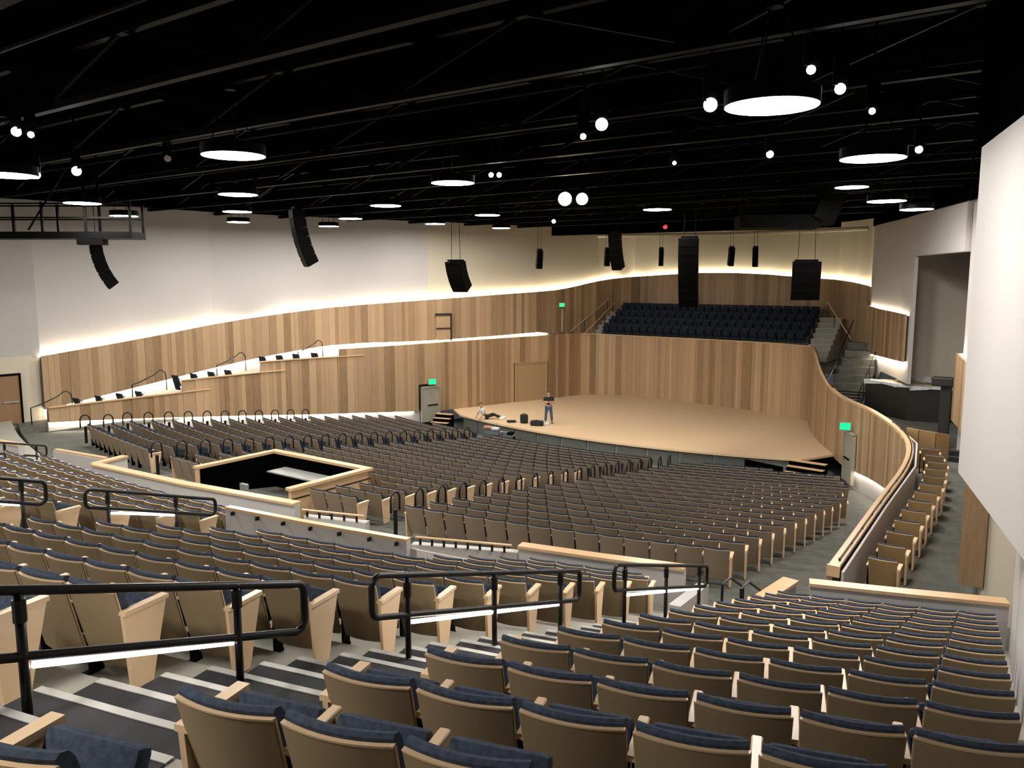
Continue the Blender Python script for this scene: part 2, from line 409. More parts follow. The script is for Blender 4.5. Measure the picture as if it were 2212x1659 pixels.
# lit white base under the left planks
mb = MB(); ts = [PL[-1][0] * .0 + i * .5 for i in range(45)]
for t0, t1 in zip(ts, ts[1:]):
    (q0, d0), (q1, d1) = at_path(PL, t0), at_path(PL, t1)
    if a_of(t1, PL) < 28.9: break
    n = Vector((d0.y, -d0.x)); A0, A1 = Vector((q0[1], q0[2])) - n * .12, Vector((q1[1], q1[2])) - n * .12; B0, B1 = A0 - n * .1, A1 - n * .1
    mb.hexa([(p.x, p.y, -1.2) for p in (A0, A1, B1, B0)], [(p.x, p.y, z) for p, z in zip((A0, A1, B1, B0), (q0[3], q1[3], q1[3], q0[3]))])
structure(mb.build('baseboard_left', 'white_paint'), 'recessed white wall base glowing under the left planks', 'baseboard')
tL = max(t for t in ts if a_of(t, PL) > 29.5)
strip_along('cove_strip', PL, -1, -.055, .05, lambda q: q[3] - .02, .02, 'cove_base', 'light strip under the lower left plank wall', t1=tL)

WR = [(49.1, 15.86, 1.5, 2.5), (47.5, 15.78, 1.42, 2.5), (44, 15.6, 1.2, 2.52), (39, 15.4, .85, 2.56), (36, 14.9, .62, 2.7), (33.4, 13.8, .40, 2.78), (31.5, 12.9, .22, 2.78), (30, 12.2, 0, 2.74), (27.8, 10.9, -.2, 2.70),
      (26.2, 10.05, -.05, 2.73), (25.1, 9.45, 0, 2.92), (24.2, 8.97, 0, 3.2), (22.7, 8.31, 0, 3.6), (21.7, 7.92, 0, 3.95), (19.5, 7.14, 0, 4.2), (18.6, 6.86, 0, 4.2)]
wr, PR = plank_wall('wall_right_lower', 'curved right parapet wall of vertical wooden planks beside the stage', WR, 1, smooth=2)
tc = [i * .05 for i in range(int(PR[-1][0] * 20))]
tnear = min(tc, key=lambda t: abs(a_of(t, PR) - 25.6))
strip_along('cap_rail', PR, 1, -.10, .20, lambda q: q[4] - .005, .07, 'cap_wood', parent=wr, t1=tnear)
strip_along('cap_rail', PR, 1, -.06, .12, lambda q: q[4] - .005, .05, 'cap_wood', parent=wr, t0=tnear)
MB().box(AS(49.12, 15.96, 2.46), (.24, .06, .22), Matrix.Rotation(HEAD, 3, 'Z')).build('cap_end', 'cap_wood', wr)
# thin black hand rail along the inside of the right parapet, on small brackets
t33 = min(tc, key=lambda t: abs(a_of(t, PR) - 33.5))
rail = []; 
for i in range(40):
    q, d = at_path(PR, .3 + (t33 - .3) * i / 39); n = Vector((-d.y, d.x)); p = Vector((q[1], q[2])) - n * .14
    rail.append(Vector((p.x, p.y, q[4] + .11)))
g = thing('grab_rail', 'slim black grab rail along the cap of right curved parapet', 'handrail', rail[0])
MB().tube([p - rail[0] for p in rail], .018, 6).build('bar', 'rail_black', g)
for i in range(0, 40, 3): MB().bar(rail[i] - rail[0], rail[i] - rail[0] - Vector((0, 0, .10)), .03, .03).build('bracket', 'rail_black', g)
# white inner face of the right parapet (box side) and its base towards the aisle
poly_wall('wall_right_box_face', 'white inner face of the right parapet beside the box seats', [(49.1, 16.15), (44, 15.89), (39, 15.69), (36, 15.22), (33.5, 14.18)], 1.3, [2.46, 2.5, 2.53, 2.65, 2.72], 'white_paint', .05, -1)
poly_wall('baseboard_right', 'recessed white base below the right plank wall', [(36.5, 15.1), (33.4, 13.95), (30, 12.35), (28.2, 11.3)], -1.2, [.6, .40, .05, -.2], 'white_paint', .1, 1)
strip_along('cove_strip', PR, 1, -.07, .05, lambda q: q[3] - .02, .02, 'cove_base', 'light strip under the lower right plank wall', t0=min(tc, key=lambda t: abs(a_of(t, PR) - 36)), t1=min(tc, key=lambda t: abs(a_of(t, PR) - 29)))

# back wall of the stage (choir front)
WB = [(17.2, -8.9, 0, 4.2), (16.9, -8.75, 0, 4.2), (16.0, -7.7, 0, 4.12), (15.4, -4.8, 0, 4.06), (15.85, -1, 0, 4.1), (16.6, 2.2, 0, 4.13), (17.5, 5.0, 0, 4.17), (18.6, 6.86, 0, 4.2)]
wb, PB = plank_wall('wall_stage_back', 'tall back wall of the stage clad in vertical wooden planks', WB, -1)
strip_along('cap_rail', PB, -1, 0, .14, lambda q: q[4], .05, 'cap_wood', parent=wb)

# upper plank bands with cove lights, white walls above
WU = [(47.6, -19.1, 2.0, 4.46), (43, -18.9, 2.62, 4.97), (38, -18.5, 3.36, 5.68), (35, -17.6, 3.8, 6.02), (32.1, -16.55, 4.14, 6.33), (26.8, -14.2, 4.08, 6.63), (22, -12.4, 4.2, 6.9), (17.8, -10.8, 4.36, 7.12), (16.3, -10.4, 3.3, 7.3), (14.7, -9.87, 3.3, 7.61), (13.6, -9.4, 3.3, 7.8)]
wu, PU = plank_wall('wall_left_upper', 'upper left band of vertical wooden planks below the glowing cove', WU, -1, smooth=1)
strip_along('cove_strip', PU, -1, -.16, .10, lambda q: q[4] - .05, .03, 'cove_light', 'glowing cove light strip on top of the upper left planks')
tU = max(i * .1 for i in range(600) if i * .1 < PU[-1][0] and a_of(i * .1, PU) > 18.2)
strip_along('cove_strip', PU, -1, -.03, .07, lambda q: q[3] - .05, .035, 'cove_light', 'light strip under the upper left planks above the box seats', t1=tU)
WC = [(13.6, -9.4, 3.3, 7.8), (12.0, -9.2, 3.3, 7.95), (10.7, -8.4, 3.3, 8.08), (9.9, -6.6, 3.3, 8.2), (9.6, -4.0, 3.3, 8.35), (9.5, -1.4, 3.3, 8.35), (9.6, 1.0, 3.3, 8.25), (9.9, 3.0, 3.3, 8.08), (10.5, 5.0, 3.3, 7.95), (11.3, 6.4, 3.3, 7.86), (13.2, 8.3, 3.3, 7.59), (14.8, 9.0, 3.3, 7.45)]
wc, PC = plank_wall('wall_choir_back', 'curved upper wall of wooden planks behind the choir seats', WC, -1, smooth=1)
strip_along('cove_strip', PC, -1, -.16, .10, lambda q: q[4] - .05, .03, 'cove_light', 'glowing cove light strip above the choir back wall')
WP = [(14.8, 9.0, 2.0, 6.55), (17.0, 9.2, 2.0, 6.55), (18.5, 9.75, 4.0, 6.5), (20.4, 10.63, 4.05, 6.42), (22.8, 11.8, 4.12, 6.38), (24.7, 12.6, 4.2, 6.35)]
WP2 = [(17.9, 9.45, 3.95, 6.52)] + WP[2:]
wp, PP = plank_wall('wall_right_panel', 'short projecting band of wooden planks right of the choir', WP2, -1, smooth=1)
strip_along('cove_strip', PP, -1, -.16, .10, lambda q: q[4] - .05, .03, 'cove_light', 'glowing cove strip above the short plank band right of choir')
strip_along('cove_strip', PP, -1, -.03, .07, lambda q: q[3] - .05, .035, 'cove_light', 'light strip below the short plank band right of choir')
TOPW = 11.45
def white_over(name, label, P, side, z1, mat, step=4.0, off=.30, zlow=None, t0=0, t1=None):
    L = P[-1][0] if t1 is None else t1; N = max(2, round((L - t0) / step)); mb = MB(); pts = []
    for i in range(N + 1):
        q, d = at_path(P, t0 + (L - t0) * i / N); n = Vector((-d.y, d.x)) * side
        p = Vector((q[1], q[2])) - n * off; pts.append((p, (q[3] if zlow is None else zlow) - .0, n))
    for (p0, z0, n0), (p1, z1_, n1) in zip(pts, pts[1:]):
        B0, B1 = p0 - n0 * .15, p1 - n1 * .15
        b = [p0, p1, B1, B0] if side < 0 else [p1, p0, B0, B1]; zz = [z0, z1_, z1_, z0] if side < 0 else [z1_, z0, z0, z1_]
        mb.hexa([(p.x, p.y, z) for p, z in zip(b, zz)], [(p.x, p.y, z1) for p in b])
    return structure(mb.build(name, mat), label), pts
wwl, _ = white_over('wall_left', 'high white faceted wall on the left above the wooden band', PU, -1, TOPW, 'white_paint', 4.5, zlow=1.0, t1=tU - 9)
wws, _ = white_over('wall_stage_left', 'wall tinted with warm light left of the stage above the wooden band', PU, -1, TOPW, 'warm_lit_wall_paint', 3.0, zlow=1.0, t0=tU - 9)
wwc, _ = white_over('wall_stage', 'curved wall tinted with warm light high behind the choir', PC, -1, TOPW + .3, 'warm_lit_wall_paint', 1.6, zlow=3.0)
poly_wall('wall_stage_right', 'cream and grey wall standing right of the choir', [(14.7, 9.2), (16.6, 9.35), (18.1, 9.75), (20.4, 10.85), (22.8, 12.0), (25.0, 12.9)], [1.5, 1.5, 1.5, 3.25, 3.25, 3.25], TOPW, 'white_paint', .15, -1)
# recess right of the stage
poly_wall('wall_recess', 'beige wall deep inside the tall recess right of stage', [(22.0, 11.85), (21.6, 18.0)], 1.5, 11.0, 'beige_paint', .12, -1)
poly_wall('wall_recess_header', 'white header above the tall recess right of stage', [(25.0, 12.9), (31.0, 15.55)], 8.95, TOPW, 'white_paint', .4, -1)
WO = [(31.0, 15.5, 2.75, 5.25), (36, 16.9, 2.7, 5.0), (41, 17.5, 2.6, 4.9), (47.3, 17.95, 2.1, 4.85)]
wo, PO = plank_wall('wall_right_outer', 'outer right wall band of wooden planks behind the box seats', WO, -1, smooth=1)
strip_along('cove_strip', PO, -1, -.16, .10, lambda q: q[4] - .05, .03, 'cove_light', 'glowing cove strip on the outer right plank band')
poly_wall('wall_right_outer_white', 'white outer right wall above and below the plank band', [(31.0, 15.75), (36, 17.2), (41, 17.8), (47.3, 18.2)], .8, TOPW, 'white_paint', .3, -1)
MB().box(AS(47.42, 18.08, 3.5), (.42, .12, 2.75), Matrix.Rotation(HEAD, 3, 'Z')).build('end_plank', 'plank_wood', wo)
poly_wall('wall_passage', 'beige passage wall below the hanging white wall on the right', [(47.4, 18.25), (48.2, 20.4)], 1.0, 6.5, 'beige_paint', .15, -1)
poly_wall('wall_passage_far', 'pale beige far wall of the right side passage', [(47.6, 20.0), (53.5, 22.5)], 1.0, 6.5, 'beige_paint', .15, -1)
# hanging white wall and low end wall beside the near seats (world coordinates)
def wall_xy(name, label, pts, z0, z1, mat, th=.3, side=-1):
    mb = MB()
    for (A, B) in zip(pts, pts[1:]):
        A, B = Vector((*A, 0)), Vector((*B, 0)); d = (B - A).normalized(); n = Vector((-d.y, d.x, 0)) * side * th
        b = [A, B, B - n, A - n] if side < 0 else [B, A, A - n, B - n]
        mb.hexa([(p.x, p.y, z0) for p in b], [(p.x, p.y, z1) for p in b])
    return structure(mb.build(name, mat), label)
wall_xy('wall_right_hanging', 'big white wall hanging down at the right edge above the passage', [(6.76, 12.0), (5.62, 8.9), (4.55, 6.0), (3.4, 2.9)], 5.08, 9.86, 'white_paint', .5, -1)
wall_xy('wall_right_end', 'pale end wall beside the right-hand seat block', [(8.62, 13.35), (5.75, 8.7), (2.86, 3.75), (1.9, 2.2)], 1.0, 5.1, 'white_paint', .25, -1)
wall_xy('wall_right_black', 'black wall above the hanging white wall on the right', [(6.9, 12.4), (5.7, 8.9), (3.5, 2.9)], 9.87, 12.7, 'black_paint', .5, -1)
# closing walls out of view
poly_wall('wall_rear', 'rear wall of the hall behind the camera', [(69.5, -26), (71.2, -8), (71.2, 8), (69.5, 26)], 0, 12.7, 'white_paint', .2, 1)
poly_wall('wall_right_rear', 'right rear wall of the hall out of view', [(69.5, 24), (47, 25)], 0, 12.7, 'white_paint', .2, 1)
poly_wall('wall_left_rear', 'left rear wall of the hall out of view', [(69.5, -26), (51.6, -25)], 0, 12.7, 'white_paint', .2, -1)
# left rear corner: overhanging white wall, beige door wall, door
poly_wall('wall_left_overhang', 'white wall overhanging the brown door on the far left', [(51.6, -24.9), (51.0, -20.5), (47.55, -19.3)], 4.42, TOPW, 'white_paint', .3, -1)
poly_wall('wall_left_door', 'beige wall around the brown door at far left', [(53.0, -19.65), (49.2, -19.5), (47.6, -19.4)], 1.0, 4.5, 'beige_paint', .2, -1)
# ceiling
CZ = 12.7
MB().hexa([tuple(AS(a, s, CZ)) for a, s in ((6, -30), (6, 30), (74, 30), (74, -30))][::-1], [tuple(AS(a, s, CZ + .2)) for a, s in ((6, -30), (6, 30), (74, 30), (74, -30))][::-1])
mb = MB(); q = [(6, -30), (74, -30), (74, 30), (6, 30)]
mb.hexa([tuple(AS(a, s, CZ)) for a, s in q], [tuple(AS(a, s, CZ + .2)) for a, s in q])
structure(mb.build('ceiling', 'black_paint'), 'black painted ceiling over the whole hall', 'ceiling')
for nm, lb, P, sd, pw in (('wall_left_black', 'black painted top of the left wall', PU, -1, 4.0), ('wall_stage_black', 'black painted top of the wall behind the choir', PC, -1, 1.6)):
    L = P[-1][0]; N = max(2, round(L / pw)); mb = MB(); pts = []
    for i in range(N + 1):
        qq, d = at_path(P, L * i / N); n = Vector((-d.y, d.x)) * sd; p = Vector((qq[1], qq[2])) - n * .24; pts.append((p, n))
    for (p0, n0), (p1, n1) in zip(pts, pts[1:]):
        b = [p0, p1, p1 - n1 * .2, p0 - n0 * .2]; mb.hexa([(p.x, p.y, TOPW) for p in b], [(p.x, p.y, CZ) for p in b])
    structure(mb.build(nm, 'black_paint'), lb)
poly_wall('wall_corner_black', 'black painted wall top in the far left corner', [(51.6, -24.9), (51.0, -20.45), (47.55, -19.25)], TOPW, CZ, 'black_paint', .3, -1)
poly_wall('wall_right_top_black', 'black painted wall top right of the stage', [(14.6, 9.1), (18.1, 9.6), (25.0, 12.7), (31.0, 15.35), (36, 17.0), (47.3, 18.0), (48.5, 25)], 10.75, CZ, 'black_paint', .3, -1)

# box floors
def slab(name, label, pts, z0, z1, mat, cat='floor'):
    q = [AS(a, s) for a, s in pts]
    mb = MB().prism([(p.x, p.y) for p in q], z0, z1); o = mb.build(name, mat)
    bm = bmesh.new(); bm.from_mesh(o.data); bmesh.ops.recalc_face_normals(bm, faces=list(bm.faces)); bm.to_mesh(o.data); bm.free()
    return structure(o, label, cat)
slab('floor_right_box', 'grey carpet of the right box beside the single-file seats', [(52.3, 15.2), (50.2, 15.95), (44, 15.65), (39, 15.45), (36, 14.95), (33.4, 13.9), (30, 12.3), (27.8, 11.0), (24.3, 9.1), (22, 8.1), (20, 9.6), (23, 18), (31, 16.4), (47.3, 18.6), (53, 23.0)], 1.2, 1.505, 'carpet')
slab('floor_choir', 'floor of the choir balcony behind the stage wall', [(18.3, -9.9), (16.7, -9.0), (15.6, -7.5), (15.0, -4.8), (15.4, -1), (16.1, 2.3), (16.9, 5.0), (17.9, 6.9), (19.2, 7.6), (18.3, 9.6), (13.4, 8.2), (10, 3), (9.7, 0), (9.8, -4), (10.8, -8.2), (13.6, -9.2), (17.8, -10.6)], 2.8, 3.1, 'carpet')
slab('floor_left_box', 'narrow floor of the left box behind the plank parapet', [(48.9, -15.95), (44, -15.7), (43, -15.65), (43, -18.9), (47.6, -19.1)], 1.3, 1.55, 'carpet')
for k, (a0, a1, z) in enumerate(((43, 38.6, 2.1), (38.6, 34.2, 2.65), (34.2, 18.0, 3.1))):
    sL = lambda a: interp([(17, -8.9), (18.5, -9.3), (20.3, -9.75), (22.4, -10.6), (24.5, -11.2), (27, -12), (29.2, -12.6), (31.3, -13.2), (33.4, -13.9), (36, -14.8), (39, -15.4), (44, -15.6)], a) - .12
    sO = lambda a: interp([(17.8, -10.8), (22, -12.4), (26.8, -14.2), (32.1, -16.55), (35, -17.6), (38, -18.5), (43, -18.9)], a)
    n = 8; aa = [a0 + (a1 - a0) * i / n for i in range(n + 1)]
    slab('floor_left_box_level', 'stepped upper level of the left box, level %s' % ORD[k], [(a, sL(a)) for a in aa] + [(a, sO(a)) for a in aa[::-1]], z - .4, z, 'white_paint' if k == 2 else 'carpet')
# white back upstand behind the left box (lit)
# doors
def door_along(name, label, p0, p1, z0, z1, out, mat, frame, handle='steel_grey', bar=True):
    """door slab in the vertical plane p0-p1; out = direction towards the hall"""
    o = thing(name, label, 'door', ((p0 + p1) / 2).to_3d() + Vector((0, 0, z0)), 0, None, 'structure')
    base = o.location.copy(); d = (p1 - p0).normalized().to_3d(); W = (p1 - p0).length; out = out.normalized().to_3d(); H = z1 - z0
    rot = Matrix((d, out.cross(Vector((0, 0, 1))).cross(Vector((0, 0, 1))) * -1 if False else out, Vector((0, 0, 1)))).transposed()
    MB().box(Vector((0, 0, H / 2)) + out * .05, (W, .06, H), rot).build('leaf', mat, o)
    f = MB(); 
    for sgn in (-1, 1): f.box(d * sgn * (W / 2 + .04) + Vector((0, 0, H / 2 + .03)) + out * .05, (.08, .14, H + .06), rot)
    f.box(Vector((0, 0, H + .04)) + out * .05, (W + .16, .14, .08), rot); f.build('frame', frame, o)
    if bar: MB().box(Vector((0, 0, 1.0)) + d * W * .12 + out * .11, (W * .62, .05, .06), rot).build('push_bar', handle, o)
    return o
door_along('door_1', 'brown wooden door with push bar at the far left', AS(49.5, -19.47).to_2d(), AS(48.52, -19.42).to_2d(), 1.5, 3.68, PRV, 'door_wood', 'black_metal')
door_along('door_2', 'grey metal door under the exit sign left of stage', AS(29.3, -12.55).to_2d(), AS(28.2, -12.25).to_2d(), -.55, 1.5, (PRV - AXV * -.28), 'door_grey', 'door_grey', 'black_metal')
door_along('door_3', 'tall plain wooden door in the plank wall left of stage', AS(22.45, -10.62).to_2d(), AS(20.25, -9.78).to_2d(), 0.0, 2.48, (PRV + AXV * .3), 'door_plain', 'door_plain', bar=False)
door_along('door_4', 'grey door in the curved right wall under an exit sign', AS(29.6, 11.86).to_2d(), AS(28.7, 11.32).to_2d(), -.6, 1.46, (-PRV + AXV * .55), 'door_grey', 'door_grey', 'black_metal')

def parapet(label, pts, z0, z1, th=.2, cap=True, capw=.28):
    P = [AS(a, s) for a, s in pts]; o = thing('parapet_wall', label, 'parapet', P[0] + Vector((0, 0, z0)), 0, None, 'structure'); b = o.location.copy()
    zt = z1 if isinstance(z1, (list, tuple)) else [z1] * len(pts)
    w_ = MB(); c_ = MB()
    for i in range(len(P) - 1):
        A, B = P[i], P[i + 1]; d = (B - A).normalized(); n = Vector((-d.y, d.x, 0))
        for mb, hw, lo, hi in ((w_, th / 2, (z0, z0), (zt[i] - .06, zt[i + 1] - .06)), (c_, capw / 2, (zt[i] - .06, zt[i + 1] - .06), (zt[i], zt[i + 1]))):
            q = [A - n * hw, B - n * hw, B + n * hw, A + n * hw]
            mb.hexa([(p.x - b.x, p.y - b.y, z - b.z) for p, z in zip(q, (lo[0], lo[1], lo[1], lo[0]))], [(p.x - b.x, p.y - b.y, z - b.z) for p, z in zip(q, (hi[0], hi[1], hi[1], hi[0]))])
    w_.build('wall', 'white_paint', o)
    if cap: c_.build('cap', 'cap_wood', o)
    return o
def rt(R, t): return (R * math.cos(R_(t)), R * math.sin(R_(t)))
parapet('white parapet with wooden cap right of the bent wall, before the floor seats', [rt(52.45, 11.3), rt(52.45, 13.2), rt(52.45, 15.05)], 1.0, 2.5)
parapet('white parapet with wooden cap in front of the right-hand block', [rt(52.45, 17.5), rt(52.45, 19.2), rt(52.45, 21.0)], 1.0, 2.5)
parapet('short wooden-capped parapet return beside the steps at the right', [(51.2, 15.32), (50.05, 15.45)], 1.4, 2.48, capw=.30)
parapet('white parapet without cap left of the straight wooden one', [(52.35, 8.1), (51.45, 10.25)], 1.0, 2.40, cap=False)
g = parapet('long white parapet with wooden handrail running in front of the middle block', [rt(55.55, 5.95), rt(55.55, 8.2), rt(55.55, 10.5)], 1.4, 3.44, th=.12, capw=.14)
parapet('white side wall of the sunken entry below the long handrail parapet', [(54.55, 10.16), (52.5, 10.24)], 1.2, [3.3, 2.45], cap=False)
for t_ in (6.2, 6.9, 7.6, 8.3, 9.0, 9.7, 10.3): MB().box(PT(55.64, t_, 3.34) - g.location, (.03, .08, .07), Matrix.Rotation(HEAD, 3, 'Z')).build('bracket', 'rail_black', g)
parapet('white parapet with wooden cap in front of the control booth', [(52.85, -4.3), (52.6, 0), (52.1, 4.0)], 1.0, 2.5)
parapet('short low white wall between booth and middle aisle', [(52.25, 4.5), (51.75, 6.1)], 1.0, 2.36, cap=False)
parapet('far white parapet with wooden cap at the left edge', [(53.75, -12.9), (53.1, -8.5)], 1.0, 2.62)
parapet('far low white parapet with thin wooden cap near left edge', [(52.4, -7.7), (52.1, -5.1)], 1.0, 2.44, capw=.14)
parapet('wooden-capped return of the booth parapet at the far aisle', [(52.75, -4.6), (51.6, -4.9)], 1.0, 2.44)
# black wall rails bolted to the parapets
def wall_rail(label, a, b, z0, z1, n=5):
    A, B = AS(*a, z0), AS(*b, z1); o = thing('wall_rail', label, 'handrail', A)
    MB().tube([(0, 0, 0), B - A], .028, 8).build('bar', 'cap_wood', o)
    for i in range(n):
        p = (B - A) * ((i + .4) / n); MB().bar(p - Vector((0, 0, .02)), p - Vector((0, 0, .16)), .05, .05).build('bracket', 'rail_black', o)
wall_rail('wooden hand rail on black brackets along the white parapet without cap', (52.42, 8.25), (51.62, 10.2), 2.52, 2.50, 8)
wall_rail('wooden hand rail on the short low white wall by the booth', (52.35, 4.5), (51.85, 6.1), 2.46, 2.46, 5)
g = thing('stair_rail', 'black hand rails leading down beside the white stair walls', 'handrail', AS(51.6, 14.6, 1.5))
b = g.location.copy()
for s in (14.5, 14.85):
    MB().tube([AS(51.0, s, 1.5) - b, AS(51.0, s, 2.45) - b, AS(50.6, s, 2.45) - b, AS(49.9, s, 2.05) - b, AS(49.9, s, 1.5) - b], .025, 8).build('loop', 'rail_black', g)
mb = MB(); mb.box(AS(51.2, 13.95, 1.8), (.22, 1.3, .8), Matrix.Rotation(HEAD, 3, 'Z')).box(AS(51.3, 14.2, 1.65), (.5, 1.0, .5), Matrix.Rotation(HEAD, 3, 'Z')); o = mb.build('stair_side_wall', 'white_paint'); tag(o, 'low white stair wall at the foot of the railed aisle', 'wall')

# ------------------------------------------------------------------ tier handrails with lit lower bar
def loop_rail(label, s, a0, a1, zt0, zt1, zl0, zl1, posts, led=True, r=.032):
    base = AS((a0 + a1) / 2, s, min(zt0, zt1) - 1.05)
    o = thing('handrail', label, 'handrail', base)
    def P(a, z): return AS(a, s, z) - base
    zt = lambda a: zt0 + (zt1 - zt0) * (a - a0) / (a1 - a0); zl = lambda a: zl0 + (zl1 - zl0) * (a - a0) / (a1 - a0)
    e = .12 if a1 < a0 else -.12; pts = []
    hl = lambda a: zt(a) - zl(a)
    def corner(a, za, zb, sx):   # rounded corner at (a,za) coming from inside going to (a,zb)
        out = []
        for i in range(5):
            t = math.pi / 2 * i / 4
            out.append((a - sx * .1 * (1 - math.sin(t)), za + (zb - za) / abs(zb - za) * .1 * (1 - math.cos(t))))
        return out
    sgn = 1 if a1 > a0 else -1
    seq = corner(a1, zt(a1), zl(a1), sgn) + corner(a1, zl(a1), zt(a1), sgn)[::-1] + corner(a0, zl(a0), zt(a0), -sgn) + corner(a0, zt(a0), zl(a0), -sgn)[::-1]
    MB().tube([P(a, z) for a, z in seq], r, 8, closed=True).build('loop', 'rail_black', o, smooth=True)
    for a in posts:
        zf = tier_z(math.hypot(a, s))
        MB().tube([P(a, zf - .2), P(a, zt(a))], r * .95, 8).build('post', 'rail_black', o, smooth=True)
        MB().tube([P(a, zt(a) - .2), P(a, zt(a) - .05)], r * 1.25, 8).build('collar', 'rail_black', o)
    if led:
        ps = sorted(posts)
        for x, y in zip(ps, ps[1:]):
            MB().bar(P(x + .05, zl(x + .05) - .055), P(y - .05, zl(y - .05) - .055), .03, .035).build('light_strip', 'led_white', o)
    return o
loop_rail('nearest black loop handrail at bottom left with a lit lower bar', 14.3, 63.9, 60.35, 6.40, 5.40, 5.95, 4.97, (62.6, 61.02), True, .034)
loop_rail('middle black loop handrail on the railed aisle with lit lower bar', 14.3, 59.55, 55.72, 5.17, 4.12, 4.75, 3.71, (59.06, 57.62, 56.2))
loop_rail('farthest black loop handrail of the near aisle beside the stair walls', 14.3, 54.75, 51.25, 3.86, 2.86, 3.47, 2.48, (54.42, 52.98, 51.6))
loop_rail('black loop handrail on the second aisle left of the long parapet', 6.4, 58.35, 55.95, 4.53, 3.87, 4.22, 3.56, (57.98, 56.75))
loop_rail('black loop handrail end at the left edge of second aisle', 6.4, 62.2, 58.95, 5.75, 4.83, 5.40, 4.46, (61.5, 59.3))
loop_rail('small far loop handrail on the left white parapet', -7.0, 54.6, 53.0, 3.1, 2.75, 2.75, 2.4, (54.2, 53.3), False)

# ------------------------------------------------------------------ control booth
bt = thing('control_booth', 'open control booth with pale wooden rim and black inside among floor seats', 'booth', AS(49.5, 0, 1.2), HEAD)
def booth_box(name, a0, a1, s0, s1, z0, z1, mat, par=None):   # local: x=s, y=-(a-49.5)
    return MB().box(((s0 + s1) / 2, -((a0 + a1) / 2 - 49.5), (z0 + z1) / 2 - 1.2), (abs(s1 - s0), abs(a1 - a0), z1 - z0)).build(name, mat, par or bt)
for nm, a0, a1, s0, s1 in (('front', 48.0, 48.12, -2.1, 2.35), ('rear', 50.85, 50.97, -2.1, -1.95), ('side', 48.0, 50.95, 2.23, 2.35), ('side', 48.0, 50.95, -2.1, -1.98)):
    booth_box(nm + '_panel', a0, a1, s0, s1, .5, 2.28, 'cap_wood')
booth_box('inner_lining', 48.13, 48.17, -1.97, 2.22, .5, 2.27, 'black_paint'); booth_box('inner_lining', 48.13, 50.9, 2.18, 2.22, .5, 2.27, 'black_paint'); booth_box('inner_lining', 48.13, 50.9, -1.97, -1.93, .5, 2.27, 'black_paint')
booth_box('floor_plate', 48.1, 52.0, -2.0, 2.3, .80, .85, 'black_paint')
for a0, a1, s0, s1 in ((47.94, 48.2, -2.16, 2.41), (48.2, 51.0, 2.17, 2.41), (48.2, 51.0, -2.16, -1.92)):
    booth_box('rim', a0, a1, s0, s1, 2.28, 2.36, 'cap_wood')
booth_box('groove_trim', 48.0, 50.95, 2.35, 2.36, 2.02, 2.06, 'console_dark')
booth_box('desk', 48.17, 48.9, -1.4, 2.0, 1.86, 1.90, 'steel_grey')
mn = thing('monitor', 'grey equipment shape standing inside the dark control booth', 'monitor', AS(49.9, -1.2, .86), HEAD)
MB().box((0, 0, .62), (.34, .10, .5)).build('screen', 'steel_grey', mn, bevel=.02); MB().box((0, 0, .2), (.06, .06, .4)).build('stand', 'black_metal', mn); MB().box((0, 0, .01), (.3, .25, .02)).build('foot', 'black_metal', mn)

# ------------------------------------------------------------------ seats
SW = .573
def back_y(z): return (.87 - z) * .26
def curved_sheet(w0, w1, z0, z1, off, th, bulge=.045, nx=6, nz=2, top_round=0.0):
    """curved slab: bulges towards -y in the middle; z from z0 (bottom) to z1 (top); `off` shifts along y, `th` thickness to +y"""
    mb = MB(); vs = []; 
    for layer in (0, 1):
        for j in range(nz + 1):
            z = z0 + (z1 - z0) * j / nz; wd = w0 + (w1 - w0) * j / nz
            for i in range(nx + 1):
                u = -1 + 2 * i / nx; x = u * wd / 2
                y = back_y(z) - bulge * (1 - u * u) + off + (th if layer else 0)
                zz = z
                if top_round and j == nz: zz = z - top_round * (1 if layer else 0.35)
                vs.append((x, y, zz))
    W = nx + 1; S = W * (nz + 1); fs = []
    for j in range(nz):
        for i in range(nx):
            a = j * W + i; fs.append((a, a + 1, a + 1 + W, a + W)); b = S + a; fs.append((b, b + W, b + W + 1, b + 1))
    for i in range(nx):
        a = i; fs.append((a, S + a, S + a + 1, a + 1)); a = nz * W + i; fs.append((a, a + 1, S + a + 1, S + a))
    for j in range(nz):
        a = j * W; fs.append((a, a + W, S + a + W, S + a)); a = j * W + nx; fs.append((a, S + a, S + a + W, a + W))
    mb.add(vs, fs); return mb
def cushion_me(name, mat):
    mb = MB(); nx = 8; prof = [(.030, .36), (.026, .60), (.020, .84), (.021, .878), (.042, .892), (.072, .884), (.092, .85), (.10, .62), (.10, .38)]
    vs = []; W = nx + 1
    for off, z in prof:
        for i in range(nx + 1):
            u = -1 + 2 * i / nx; vs.append((u * .258, back_y(min(z, .87)) - .045 * (1 - u * u) + off, z))
    fs = []
    for j in range(len(prof) - 1):
        for i in range(nx):
            a = j * W + i; fs.append((a, a + 1, a + 1 + W, a + W))
    n = len(prof); fs.append(tuple(j * W for j in range(n))); fs.append(tuple(j * W + nx for j in range(n))[::-1])
    fs += [((n - 1) * W + i, (n - 1) * W + i + 1, i + 1, i) for i in range(nx)]
    mb.add(vs, fs); return mb.mesh(name, mat, smooth=False)
